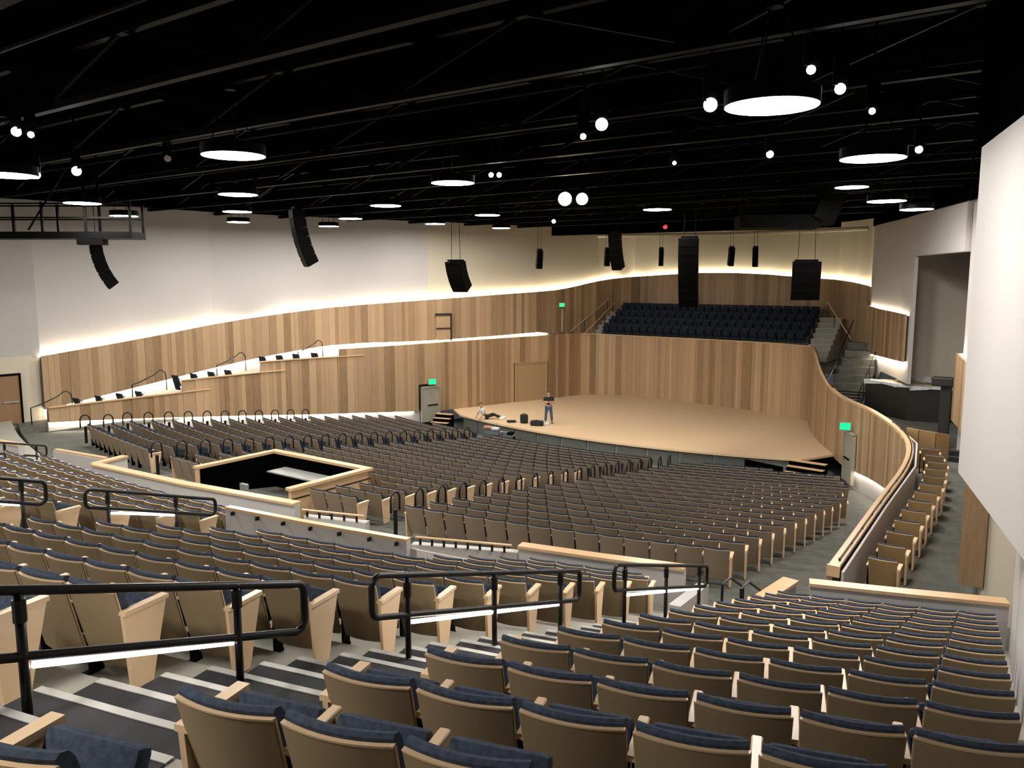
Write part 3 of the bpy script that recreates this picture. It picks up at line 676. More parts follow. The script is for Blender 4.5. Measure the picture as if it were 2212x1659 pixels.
def seat_meshes(prefix, back, edge, cush):
    d = {}
    d['back_panel'] = curved_sheet(.50, .53, .16, .85, 0, .018, nx=10).mesh(prefix + 'back', back, smooth=False)
    mb = curved_sheet(.53, .532, .848, .859, -.003, .028, nz=1, nx=10)
    for sx in (-1, 1):
        p = [Vector((sx * .249, back_y(.18) + .016, .18)), Vector((sx * .264, back_y(.85) + .016, .85))]
        mb.bar(p[0], p[1], .008, .016)
    d['edge_trim'] = mb.mesh(prefix + 'edge', edge)
    d['back_cushion'] = cushion_me(prefix + 'cushion', cush)
    d['seat_cushion'] = MB().box((0, .345, .515), (.47, .085, .38), Matrix.Rotation(R_(-24), 3, 'X')).mesh(prefix + 'seat', cush, bevel=.03, seg=2)
    d['armrest'] = MB().box((-SW / 2, .27, .672), (.058, .40, .034)).mesh(prefix + 'arm', 'arm_wood', bevel=.008, seg=1)
    d['support'] = MB().box((-SW / 2, .24, .33), (.028, .12, .66)).box((-SW / 2, .17, .015), (.05, .26, .03)).mesh(prefix + 'support', 'black_metal')
    y0, y1, y2, y3 = .10, .30, .47, .05
    def endp(sx):
        mb = MB(); x0, x1 = sx * SW / 2 - .018, sx * SW / 2 + .018
        prof = [(y0, .02), (y1, .02), (y2, .655), (y3, .655)]
        vs = [(x0, y, z) for y, z in prof] + [(x1, y, z) for y, z in prof]
        mb.add(vs, [(0, 3, 2, 1)[::-1] if False else (3, 2, 1, 0), (4, 5, 6, 7), (0, 1, 5, 4), (1, 2, 6, 5), (2, 3, 7, 6), (3, 0, 4, 7)])
        mb.box((sx * SW / 2, .265, .672), (.075, .43, .036)); me = mb.mesh(prefix + 'end', 'arm_wood')
        bm = bmesh.new(); bm.from_mesh(me); bmesh.ops.recalc_face_normals(bm, faces=list(bm.faces)); bm.to_mesh(me); bm.free(); return me
    d['end_left'] = endp(-1); d['end_right'] = endp(1)
    d['arm_right'] = MB().box((SW / 2, .20, .615), (.058, .34, .035)).mesh(prefix + 'armr', 'arm_wood', bevel=.008, seg=1)
    for k_, me in d.items():
        bm = bmesh.new(); bm.from_mesh(me); bmesh.ops.recalc_face_normals(bm, faces=list(bm.faces))
        for f in bm.faces: f.smooth = True
        for e in bm.edges: e.smooth = not (len(e.link_faces) != 2 or e.calc_face_angle(0) > R_(38))
        bm.to_mesh(me); bm.free()
    return d
TIER_ME = seat_meshes('tier_', 'seat_back', 'arm_wood', 'cushion_blue')
FLOOR_ME = seat_meshes('floor_', 'floor_seat_back', 'floor_seat_edge', 'cushion_navy')
BOX_ME = seat_meshes('box_', 'box_seat_back', 'arm_wood', 'cushion_blue')
CHOIR_ME = seat_meshes('choir_', 'cushion_navy', 'cushion_navy', 'cushion_navy')
for k_ in ('armrest', 'arm_right'): CHOIR_ME[k_].materials[0] = MATS['black_metal']
def make_seat(name, ME, p, rz, label, group, left_end=False, right_end=False, small=False, parts=None):
    o = thing(name, label, 'chair', p, rz, group)
    for part in (parts or ('back_panel', 'edge_trim', 'back_cushion', 'seat_cushion')): inst(part, ME[part], o)
    if left_end: inst('end_panel', ME['end_left'], o)
    else:
        inst('armrest', ME['armrest'], o)
        if not small: inst('support', ME['support'], o)
    if right_end: inst('end_panel', ME['end_right'], o)
    return o
def stuff_seats(name, label, cat, spots, mats, group=None):
    """all seats of `spots` (p, rz) in one mesh"""
    loc = MB()
    loc.add(curved_sheet(.50, .53, .16, .85, 0, .018, nx=3, nz=1).v, curved_sheet(.50, .53, .16, .85, 0, .018, nx=3, nz=1).f, 0)
    t_ = curved_sheet(.53, .534, .846, .864, -.004, .032, nx=3, nz=1); loc.add(t_.v, t_.f, 1)
    c_ = curved_sheet(.50, .52, .38, .90, .03, .07, nx=3, nz=1); loc.add(c_.v, c_.f, 2)
    loc.box((0, .345, .535), (.47, .085, .40), Matrix.Rotation(R_(-22), 3, 'X'), 2); loc.box((-SW / 2, .27, .672), (.058, .40, .034), None, 3); loc.box((-SW / 2, .19, .30), (.03, .12, .60), None, 4)
    mb = MB()
    for p, rz in spots:
        c, s = math.cos(rz), math.sin(rz); o = len(mb.v)
        mb.v += [(p.x + x * c - y * s, p.y + x * s + y * c, p.z + z) for x, y, z in loc.v]
        mb.f += [tuple(i + o for i in f) for f in loc.f]; mb.m += loc.m
    return tag(mb.build(name, mats), label, cat, group, 'stuff')
def row_thetas(R, s0, s1, align):
    t0, t1 = math.asin(s0 / R), math.asin(s1 / R); dt = SW / R; n = int((t1 - t0) / dt + .02)
    if align == 'left': ts = [t0 + dt * (i + .5) for i in range(n)]
    elif align == 'right': ts = [t1 - dt * (i + .5) for i in range(n)][::-1]
    else:
        off = ((t1 - t0) - n * dt) / 2; ts = [t0 + off + dt * (i + .5) for i in range(n)]
    return [math.degrees(t) for t in ts]
def in_view(p, mx=160, my=140):
    q = pix(p + Vector((0, 0, .6)))
    return q is not None and -mx < q[0] < 2212 + mx and -my < q[1] < 1659 + my
cands = []
for k, R in enumerate(ROWS):
    z = tier_z(R)
    secs = [('right', 15.62 + (R - 55) * .085, 18.95 + (R - 53.3) * .075, 'left'), ('left', 7.55, 13.72, 'right'), ('centre', -5.5, 5.45, 'right')]
    for nm, s0, s1, al in secs:
        if nm == 'centre' and R < 53.5: continue
        if nm == 'left' and R < 53.5: s1 = 13.2
        if nm == 'left' and R < 56.4: s0 = 10.45
        ts = row_thetas(R, s0, s1, al); n = len(ts)
        for i, t in enumerate(ts):
            p = PT(R, t, z)
            if not in_view(p): continue
            cands.append(((p - cam.location).length, nm, k, i, n, p))
cands.sort(key=lambda c: c[0])
rest = []
for j, (dist, nm, k, i, n, p) in enumerate(cands):
    rz = heading(p) + R_(random.uniform(-.6, .6))
    if j >= 300: rest.append((p, rz)); continue
    row = 'nearest row' if k == 0 else '%s nearest row' % ORD[k]
    if nm == 'right': lb = 'blue-topped tan seat, %s from railed aisle, %s of the right-hand block' % (ORD[i], row)
    elif nm == 'left': lb = 'blue-topped tan seat, %s left of railed aisle, %s of the middle block' % (ORD[n - 1 - i], row)
    else: lb = 'blue-topped tan seat, %s left of second aisle, %s of the far block' % (ORD[n - 1 - i], row)
    make_seat('auditorium_chair', TIER_ME, p, rz, lb, 'rear tier seats in rows',
              left_end=(i == 0 and nm != 'centre'), right_end=(i == n - 1 and nm != 'right'), small=dist > 12)
if rest: stuff_seats('auditorium_chair_rows', 'remaining far tan seats of the rear tier in rows', 'seat', rest, ['seat_back', 'arm_wood', 'cushion_blue', 'arm_wood', 'black_metal'])

# lower floor seats
MROWS = [50.7 - .9 * k for k in range(20)]
def wl_s(a): return interp([(26, 9.9), (27.8, 10.9), (30, 12.3), (33.4, 13.8), (36, 14.8), (39, 15.4), (50, 15.85)], a)
fc = []; hoops = []
for k, R in enumerate(MROWS):
    z = main_z(R)
    sr = min(14.0, wl_s(R * .95) - 1.5); sl = min(12.8, wl_s(R * .95) - 1.35)
    if R > 49.3: sl = 12.3
    secs = [('right', 5.95, sr, 'left'), ('centre', -4.35, 4.55, 'mid'), ('left', -sl, -5.75, 'right')]
    for nm, s0, s1, al in secs:
        if R < 34.2 and nm != 'centre':
            if nm == 'right': s0, s1 = 6.6, 9.8
            else: s0, s1 = -9.5, -5.75
        ts = row_thetas(R, s0, s1, al); n = len(ts)
        for i, t in enumerate(ts):
            p = PT(R, t, z)
            dd = Vector((p.x - CX, p.y - CY)); a, s = dd.dot(AXV), dd.dot(PRV)
            if 47.3 < a < 52 and -2.6 < s < 2.85: continue       # the booth
            if not in_view(p, 120, 80): continue
            fc.append(((p - cam.location).length, nm, k, i, n, p))
    for nm, s in (('right', 5.55), ('left', -5.4)):
        hoops.append((nm, k, R, s))
fc.sort(key=lambda c: c[0]); rest = []
for j, (dist, nm, k, i, n, p) in enumerate(fc):
    rz = heading(p)
    if j >= 300: rest.append((p, rz)); continue
    row = 'back row' if k == 0 else '%s row from back' % ORD[k]
    if nm == 'right': lb = 'brown floor seat, %s right of the hooped aisle, %s, right floor block' % (ORD[i], row)
    elif nm == 'centre': lb = 'brown floor seat, %s left of the hooped aisle, %s, centre floor block' % (ORD[n - 1 - i], row)
    else: lb = 'brown floor seat, %s left of the far aisle, %s, left floor block' % (ORD[n - 1 - i], row)
    make_seat('floor_chair', FLOOR_ME, p, rz, lb, 'lower floor seats in rows', left_end=(i == 0 and nm != 'left'), right_end=(i == n - 1), small=True, parts=('back_panel', 'edge_trim', 'back_cushion', 'seat_cushion'))
stuff_seats('floor_chair_rows', 'the remaining brown floor seats in rows towards the stage', 'seat', rest, ['floor_seat_back', 'floor_seat_edge', 'cushion_navy', 'arm_wood', 'black_metal'])
# black grab hoops at the aisle ends of the floor rows
def hoop_me(h=.52, w=.36, r=.028):
    pts = [(0, -w / 2, 0), (0, -w / 2, h * .6)] + [(0, -w / 2 * math.cos(math.pi * i / 8), h * .6 + h * .4 * math.sin(math.pi * i / 8)) for i in range(1, 8)] + [(0, w / 2, h * .6), (0, w / 2, 0)]
    return MB().tube(pts, r, 6).mesh('hoop', 'rail_black', smooth=True)
HOOP = hoop_me(); POST = MB().box((0, 0, .34), (.05, .10, .68)).mesh('hoop_post', 'rail_black')
for nm, k, R, s in hoops:
    if R < 34: continue
    th = math.degrees(math.asin(s / R)); p = PT(R - .16, th, main_z(R))
    if not in_view(p): continue
    o = thing('aisle_hoop', 'black aisle hoop rail, %s from the back on %s floor aisle' % (ORD[k], 'the near' if nm == 'right' else 'the far'), 'handrail', p, heading(p), 'black hoop rails at floor row ends')
    h = inst('hoop', HOOP, o); h.location = (0, 0, .62); inst('post', POST, o)
for k, R in enumerate(MROWS[:13]):
    sl = 12.9 if R <= 49.3 else 12.4; sl = min(sl, wl_s(R * .95) - 1.25)
    th = -math.degrees(math.asin((sl + .25) / R)); p = PT(R - .1, th, main_z(R))
    o = thing('aisle_hoop', 'black hoop rail against the left plank wall, %s from the back' % ORD[k], 'handrail', p, heading(p), 'black hoop rails at left wall')
    h = inst('hoop', HOOP, o); h.location = (0, 0, .62); inst('post', POST, o)

# box seats in single file behind the right parapet, and behind the stepped left parapet
for i in range(13):
    a = 47.45 - 1.03 * i; s = interp([(33, 14.55), (34.5, 15.1), (36.9, 15.75), (40, 16.05), (47.4, 16.3)], a)
    p = AS(a + .2, s + .24, 1.51)
    make_seat('box_chair', BOX_ME, p, HEAD + R_(3 if i < 9 else 10), 'tan seat behind the right curved parapet, %s in the single file from near end' % ORD[i], 'single file of right box seats', right_end=True)
k = 0
for z, aa in ((1.72, (47.4, 46.45, 45.5, 44.6)), (2.3, (42.75, 41.8, 40.85, 39.9)), (2.85, (37.9, 36.9, 35.9, 34.9))):
    for a in aa:
        s = -interp([(34, 15.2), (36, 15.9), (39, 16.3), (47.4, 16.7)], a)
        make_seat('box_chair', CHOIR_ME, AS(a, s, z + .12), HEAD - R_(4), 'navy seat peeping over the stepped left parapet, %s from the left' % ORD[k], 'left box seats', small=True, parts=('back_panel', 'back_cushion')); k += 1
# curved black grab rails on the left steps
for k, (a, z) in enumerate(((48.6, 1.55), (44.0, 2.1), (39.4, 2.65), (35.0, 3.1))):
    s = -interp([(34, 16.4), (39, 17.9), (48, 18.2)], a); A = AS(a, s, z); o = thing('step_rail', 'arched black step rail above the left box, %s from the left' % ORD[k], 'handrail', A)
    d = (AS(a - 1, s) - AS(a, s)).normalized()
    pts = [Vector((0, 0, 0)), Vector((0, 0, .75))] + [d * (.15 + 1.5 * t) + Vector((0, 0, .75 + .55 * t)) for t in (.2, .45, .7)] + [d * 1.45 + Vector((0, 0, 1.32)), d * 1.62 + Vector((0, 0, 1.30)), d * 1.75 + Vector((0, 0, 1.18)), d * 1.8 + Vector((0, 0, .95))]
    MB().tube(pts, .028, 6).build('bar', 'rail_black', o, smooth=True); MB().tube([pts[-1], Vector((pts[-1].x, pts[-1].y, .3))], .025, 6).build('post', 'rail_black', o)

# ------------------------------------------------------------------ choir
mb = MB()
CROWS = [(14.55, 3.95), (13.65, 4.40), (12.75, 4.85), (11.85, 5.30)]
for a, z in CROWS:
    q = [AS(a - .45, -8.78), AS(a + .45, -8.78), AS(a + .45, 5.4), AS(a - .45, 5.4)]
    mb.hexa([(p.x, p.y, 3.0) for p in q], [(p.x, p.y, z) for p in q])
structure(mb.build('floor_choir_tier', 'carpet'), 'stepped risers under the navy choir seats', 'floor')
for r, (a, z) in enumerate(CROWS):
    s0 = -8.42; n = 24
    for i in range(n):
        p = AS(a - .30 + .0 * i, s0 + i * .585, z)
        o = make_seat('choir_chair', CHOIR_ME, p, HEAD + math.pi, 'navy choir seat facing the hall, %s from left, %s row up' % (ORD[i], ORD[r]), 'navy choir seats behind the stage', small=True, parts=('back_panel', 'back_cushion', 'seat_cushion'))
# side stairs with rails right and left of the choir
st = thing('choir_stairs', 'dark stairs climbing to the choir right of the stage', 'stairs', AS(23.4, 9.65, 1.5), HEAD)
for i in range(7):
    MB().box((0, .28 * i, .11 * i + .1), (1.7, .30, .20 + .0 * i)).build('tread', 'dark_tread', st)
    MB().box((0, .28 * i - .15, .11 * i + .2), (1.7, .03, .02)).build('nosing', 'steel_grey', st)
for i in range(6):
    MB().box((0.0, 2.2 + .55 * i, .95 + .38 * i), (1.7, .55, .38)).build('upper_step', 'carpet', st)
for sx in (-.85, .85):
    MB().tube([(sx, .0, .9), (sx, 2.0, 1.9), (sx, 5.6, 4.2)], .03, 6).build('rail', 'rail_black', st)
    for y in (.1, 1.1, 2.2, 3.4, 4.6): MB().tube([(sx, y, .1 + y * .3), (sx, y, .95 + max(0, y * .55))], .022, 6).build('post', 'rail_black', st)
def slant_rail(label, p, q, wall):
    o = thing('stair_rail', label, 'handrail', p); d = q - p
    MB().tube([(0, 0, 0), d], .035, 6).build('bar', 'cap_wood' if wall else 'rail_black', o)
    for f in (.05, .35, .65, .95): MB().tube([d * f, d * f - Vector((0, 0, .85))], .022, 6).build('post', 'rail_black', o)
    return o
slant_rail('sloping stair rail left of the choir seats', AS(17.2, -9.7, 4.35), AS(12.8, -9.2, 6.5), True)
slant_rail('second sloping stair rail close to the choir seats on left', AS(16.6, -9.0, 4.15), AS(12.6, -8.85, 6.2), True)
slant_rail('sloping stair rail right of the choir seats', AS(17.8, 8.7, 4.7), AS(12.2, 5.9, 6.5), True)
for sd, (s0, ds) in (('left', (-9.32, .02)), ('right', (5.55, -.01))):
    o = thing('choir_side_steps', 'pale side steps at the %s end of the choir rows' % sd, 'stairs', AS(15.6, s0, 3.1))
    for i in range(8):
        MB().box(AS(15.6 - .48 * i, s0 + (.75 if sd == 'right' else .1) + ds * i, 3.1 + .15 * (i + 1)) - o.location, (1.3 if sd == 'right' else .6, .48, .30 * (i + 1)), Matrix.Rotation(HEAD, 3, 'Z')).build('step', 'concrete', o)
        MB().box(AS(15.85 - .48 * i, s0 + (.75 if sd == 'right' else .1) + ds * i, 3.1 + .30 * (i + 1) + .02) - o.location, (1.3 if sd == 'right' else .6, .06, .04), Matrix.Rotation(HEAD, 3, 'Z')).build('nosing', 'nosing', o)
# dark console platform with a wooden top and plastic sheeting
cp = [(22.9, 10.7), (24.5, 12.9), (24.2, 14.6), (22.3, 14.4), (22.2, 11.4)]
o = thing('organ_console', 'dark panelled platform box right of the stairs with pale wooden top', 'console', AS(22.9, 12.6, 1.5)); b = o.location
pp = [AS(*q) - b for q in cp]; 
def fixn(ob):
    bm = bmesh.new(); bm.from_mesh(ob.data); bmesh.ops.recalc_face_normals(bm, faces=list(bm.faces)); bm.to_mesh(ob.data); bm.free(); return ob
fixn(MB().prism([(p.x, p.y) for p in pp], 0, 1.5).build('body', 'console_dark', o))
c0 = sum((Vector((p.x, p.y)) for p in pp), Vector((0, 0))) / len(pp)
fixn(MB().prism([tuple(c0 + (Vector((p.x, p.y)) - c0) * .97) for p in pp], 1.5, 1.58).build('top', 'cap_wood', o))
pl = [AS(a, s) for a, s in ((22.9, 10.62), (23.5, 11.5), (24.1, 12.3), (24.55, 12.95), (24.45, 13.7), (24.25, 14.65))]
mb = MB()
for p, q in zip(pl, pl[1:]):
    r0, r1 = random.uniform(.05, .22), random.uniform(.05, .22)
    inn = (AS(22.6, 12.8) - p).normalized() * random.uniform(.3, .6)
    mb.add([p + Vector((0, 0, 3.10 - r0)), q + Vector((0, 0, 3.10 - r1)), q + Vector((0, 0, 3.12)), p + Vector((0, 0, 3.12)), q + inn + Vector((0, 0, 3.13)), p + inn + Vector((0, 0, 3.13))], [(0, 1, 2, 3), (3, 2, 4, 5)])
tag(mb.build('plastic_sheet', 'plastic_wrap'), 'crumpled clear plastic sheet over the dark platform edge', 'sheet')
mb = MB()
for i in range(7):
    a0 = 23.2 + .15 * math.sin(i * 2.1); mb.bar(AS(a0 - .1, 12.2 + .32 * i, 3.16 + .03 * (i % 3)), AS(a0 - .55, 12.45 + .32 * i, 3.34 + .05 * (i % 2)), .34, .012)
o = tag(mb.build('crumpled_sheet', 'plastic_wrap'), 'pale crumpled wrapping lying on the wooden platform top', 'sheet')
# tan curved bench back and dark pieces at the bend of the right parapet
pb = [(34.3, 14.6), (34.45, 15.0), (34.4, 15.5), (34.1, 15.85)]
o = poly_wall('bench_end', 'tan curved panel closing the end of the box seat file', pb, 1.5, [2.86, 2.84, 2.8, 2.72], 'box_seat_back', .06, 1); del o['kind']; o['category'] = 'panel'
o = thing('box_step', 'dark steps at the far end of the right box floor', 'stairs', AS(32.6, 15.9, 1.5), HEAD)
for i in range(2): MB().box((0, .3 * i, .09 + .17 * i), (1.1, .3, .17)).build('step', 'dark_tread', o)
o = thing('post_box', 'dark rounded equipment box mounted beside the wooden pillar at right', 'box', AS(30.4, 15.2, 1.5))
MB().box((0, 0, 1.2), (.35, .3, 2.4), Matrix.Rotation(HEAD, 3, 'Z')).build('post', 'console_dark', o); MB().box((-.15, 0, 2.6), (.75, .4, .35), Matrix.Rotation(HEAD, 3, 'Z')).build('head', 'console_dark', o, bevel=.06)

# stage steps
def stage_steps(label, a, s, w_, ang, dx):
    o = thing('stage_steps', label, 'stairs', AS(a, s, -.9), HEAD + ang)
    for i in range(4):
        MB().box((0, .28 * i, .1125 * (i + 1) * 1.9 / 2), (w_, .30, .1125 * 1.9 * (i + 1))).build('step', 'black_paint', o)
        MB().box((0, .28 * i, .1125 * 1.9 * (i + 1) + .012), (w_, .32, .028)).build('tread', 'cap_wood', o)
    return o
stage_steps('black stage steps with wooden treads at the right end of stage', 29.75, 9.75, 1.6, R_(-5), 0)
stage_steps('small black stage steps with pale treads at the left end of stage', 29.4, -11.25, 1.1, R_(12), 0)
o = MB().box(AS(29.95, 8.2, -.5), (1.9, .12, .8), Matrix.Rotation(HEAD - R_(16), 3, 'Z')).build('stage_cabinet', 'black_paint'); tag(o, 'black panel under the stage edge beside the right steps', 'panel')

# exit signs
def exit_sign(label, p, out, s=1.0):
    o = thing('exit_sign', label, 'sign', p); out = out.normalized(); d = Vector((-out.y, out.x, 0)); rot = Matrix((d, out, Vector((0, 0, 1)))).transposed()
    MB().box((0, 0, 0), (.42 * s, .07, .32 * s), rot).build('housing', 'steel_grey', o); MB().box(out * .04, (.36 * s, .02, .26 * s), rot).build('panel', 'exit_green', o)
toc = lambda p: Vector((-p.x, -p.y, 0))
p = AS(28.75, -12.2, 1.86); exit_sign('glowing green exit sign above the grey door left of stage', p, toc(p), 1.15)
p = AS(17.6, -10.2, 6.15); exit_sign('small glowing green exit sign high beside the left choir stairs', p, toc(p), .9)
o = thing('sign_post', 'slim wooden post carrying the green sign beside left choir stairs', 'post', AS(17.55, -10.2, 4.3)); MB().box((0, 0, .85), (.14, .14, 1.7)).build('post', 'plank_wood', o); MB().box((0, 0, 1.68), (.34, .2, .08)).build('cap', 'console_dark', o)
p = AS(29.2, 11.35, 1.78); exit_sign('glowing green exit sign above the grey door in right wall', p, toc(p), 1.1)
# niche frame on upper left wall
o = thing('wall_cabinet', 'framed narrow wooden cabinet recess in the upper left plank wall', 'cabinet', AS(25.9, -13.75, 4.1)); dd = (AS(25.4, -13.5) - AS(26.4, -13.95)).normalized(); nn = Vector((dd.y, -dd.x, 0)); rot = Matrix((dd, nn, Vector((0, 0, 1)))).transposed()
MB().box((0, 0, .8), (1.0, .10, 1.6), rot).build('body', 'plank_wood', o); MB().box(nn * .06 + Vector((0, 0, 1.63)), (1.1, .16, .10), rot).build('top_rail', 'console_dark', o); MB().box(nn * .06 + Vector((0, 0, .75)), (1.0, .10, .06), rot).build('middle_rail', 'console_dark', o); MB().box(dd * .5 + nn * .06 + Vector((0, 0, .8)), (.08, .12, 1.7), rot).build('side_rail', 'console_dark', o)

# ------------------------------------------------------------------ ceiling things
def disc_light(p, label, d=1.15):
    o = thing('ceiling_light', label, 'ceiling light', p, 0, 'round ceiling lights')
    MB().cyl((0, 0, .106), d / 2 + .015, .2, 40).build('housing', 'black_metal', o)
    MB().add([(d / 2 * math.cos(2 * math.pi * i / 40), -d / 2 * math.sin(2 * math.pi * i / 40), 0) for i in range(40)], [tuple(range(40))]).build('diffuser', 'disc_white', o)
    H = min(1.2, 12.68 - p[2])
    for k in range(3):
        t = R_(100 + 120 * k); c, s = math.cos(t), math.sin(t)
        MB().tube([(c * d * .36, s * d * .36, .2), (c * d * .1, s * d * .1, max(.5, H))], .012, 5).build('cable', 'duct_grey', o)
    MB().cyl((0, 0, H + .02), .10, .05, 12).build('canopy', 'black_metal', o)
    return o
for x, y, z, lb in ((3.29, 10.64, 10.15, 'largest round white ceiling light at upper right'), (6.74, 15.55, 10.20, 'round ceiling light near the hanging white wall, below the largest one'),
    (-5.24, 15.67, 10.27, 'large round ceiling light at upper left of the picture'), (-1.60, 22.39, 10.53, 'round ceiling light alone at the middle of the black ceiling'),
    (-8.40, 25.39, 10.52, 'second round ceiling light in the left column of four'), (-4.83, 31.58, 10.72, 'round ceiling light between two hanging speakers left of centre'),
    (6.02, 34.20, 10.79, 'round ceiling light above the big central speaker column'), (12.41, 30.28, 11.27, 'round ceiling light beside the dark ceiling box at right'),
    (11.93, 26.34, 10.41, 'second lowest round ceiling light in the right cluster'), (15.23, 31.09, 10.54, 'lowest round ceiling light over the recess at right'),
    (-8.19, 41.81, 10.96, 'small round ceiling light just right of the black left-centre speaker'), (-1.15, 38.68, 10.90, 'small round ceiling light right of centre near stage'),
    (-11.38, 34.18, 10.70, 'third round ceiling light in the left column of four'), (-14.77, 44.51, 10.97, 'lowest round ceiling light in the left column, against white wall'),
    (-14.42, 27.75, 10.47, 'round ceiling light above the black catwalk'), (-17.21, 36.60, 10.71, 'round ceiling light at the right end of the catwalk'),
    (-10.63, 17.48, 10.13, 'round ceiling light cut by the left picture edge'), (-4.55, 48.74, 11.15, 'small round ceiling light above the boxy speaker left of stage'),
    (-0.70, 53.84, 11.21, 'smallest round ceiling light in front of the warm-lit stage wall'), (-10.84, 48.72, 11.01, 'small round ceiling light low against the white left wall')):
    f = .88 if y > 42 and x < -8 or y > 50 or x < -17 or x > 15 else .95 if y > 40 else 1.0
    disc_light((x * f, y * f, 8 + (z - 8) * f), lb, 1.15 * f)
for k, (a, s) in enumerate(((60, 8), (60, -2), (66, 14), (66, 4), (66, -8), (54, -9), (58, -14), (62, -18))):
    p = AS(a, s, 10.2); q = pix(p)
    if q and -100 < q[0] < 2300 and -60 < q[1] < 1659: continue
    disc_light(tuple(p), 'round ceiling light out of view over the rear tier, %s of those behind' % ORD[k])

# hanging loudspeakers
def line_array(p_top, n, w_, d_, h_, yaw, curve, label, tilt0=0.0, small=False):
    o = thing('line_array_speaker' if not small else 'hanging_speaker', label, 'speaker', p_top, yaw, 'black hanging loudspeakers')
    y, z, t = 0.0, 0.0, tilt0
    for i in range(n):
        t += curve
        c = Vector((0, y, z)) + Matrix.Rotation(t, 3, 'X') @ Vector((0, 0, -h_ / 2))
        r = Matrix.Rotation(t, 3, 'X'); e = MB(); 
        hw, hw2 = w_ / 2, w_ * .42
        b = [(-hw, -d_ / 2, -h_ * (.495 + 1.1 * curve * d_ / h_ / 2)), (hw, -d_ / 2, -h_ * (.495 + 1.1 * curve * d_ / h_ / 2)), (hw2, d_ / 2, -h_ * .45), (-hw2, d_ / 2, -h_ * .45)]; tt = [(x, yy, -zz) for x, yy, zz in b]
        cab = e.hexa([r @ Vector(q) + c for q in b], [r @ Vector(q) + c for q in tt]).build('cabinet', 'speaker_black', o)
        MB().box(c + r @ Vector((0, -d_ / 2 - .012, 0)), (w_ * .96, .024, h_ * .9), r).build('grille', 'black_metal', cab)
        nx = Vector((0, y, z)) + r @ Vector((0, 0, -h_)); y, z = nx.y, nx.z
    up = 12.68 - p_top[2]
    for sx in (-1, 1): MB().tube([(sx * w_ * .3, 0, 0), (sx * w_ * .22, 0, up)], .012, 5).build('cable', 'black_metal', o)
    MB().box((0, 0, .05), (w_ * .8, d_ * .7, .08)).build('frame', 'black_metal', o)
    return o
line_array((-14.9, 29.4, 9.15), 5, .42, .40, .31, R_(-62), R_(6.5), 'hanging black line array below the left catwalk')
line_array((-7.7, 29.57, 10.43), 6, .52, .44, .335, R_(-58), R_(4), 'tall hanging black line array left of centre')
line_array((-2.5, 36.4, 8.71), 3, .86, .50, .43, R_(-38), R_(9), 'boxy hanging black speaker left of the stage', R_(4))
line_array((5.35, 42.67, 10.33), 5, .56, .48, .38, R_(-42), R_(4), 'hanging black line array over the left choir end')
line_array((7.45, 34.5, 9.64), 8, .82, .62, .355, R_(-22), R_(2.0), 'biggest hanging black speaker column before the choir seats')
line_array((13.08, 36.4, 8.71), 4, 1.22, .62, .41, R_(-14), R_(3.2), 'wide hanging black speaker right of the stage')
for x, y, z, h, w_, yaw, lb in ((1.52, 45.5, 9.5, .98, .34, 15, 'small hanging speaker left of the warm-lit stage wall corner'), (5.65, 48.6, 9.69, .98, .30, 10, 'small hanging speaker partly behind the left choir array'),
    (9.2, 50.6, 9.78, 1.03, .30, -6, 'small hanging speaker left of the big speaker column'), (13.54, 50.6, 9.84, 1.1, .32, 8, 'small hanging speaker right of the big speaker column'), (14.43, 48.6, 9.77, 1.1, .34, -20, 'small tilted hanging speaker next to the wide right one')):
    line_array((x, y, z), 3, w_, .34, h / 3, R_(yaw), R_(4), lb, small=True)

# stage lights (small cans with bright lens towards the hall)
def spot(p, label, mat='spot_white', r=.10, aim=None):
    p = Vector(p); d = (Vector((0, 0, 8)) - p).normalized() if aim is None else Vector(aim).normalized()
    o = thing('stage_spotlight', label, 'spotlight', p, 0, 'ceiling spotlights')
    MB().cyl(-d * .22, r * 1.15, .42, 14, r * 1.05, axis=d).build('can', 'black_metal', o)
    MB().cyl(d * .0, r, .03, 14, axis=d).build('lens', mat, o)
    MB().bar((0, 0, .05), (0, 0, .45), .03, .22).build('yoke', 'black_metal', o)
    if mat == 'spot_warm':              # the two lamps that wash the stage
        ld = bpy.data.lights.new('stage_wash', 'SPOT'); ld.energy = 1150; ld.color = (1.0, .90, .76); ld.spot_size = R_(62); ld.spot_blend = .7; ld.shadow_soft_size = .25
        lo = bpy.data.objects.new('stage_wash', ld); COL.objects.link(lo); lo.parent = o; lo.location = (Vector((6.5, 47, 1.0)) - p).normalized() * .35; lo.rotation_euler = (Vector((6.5, 47, 1.0)) - p).to_track_quat('-Z', 'Y').to_euler()
    MB().tube([(0, 0, .4), (0, 0, 12.71 - p.z)], .02, 5).build('drop_pipe', 'black_metal', o)
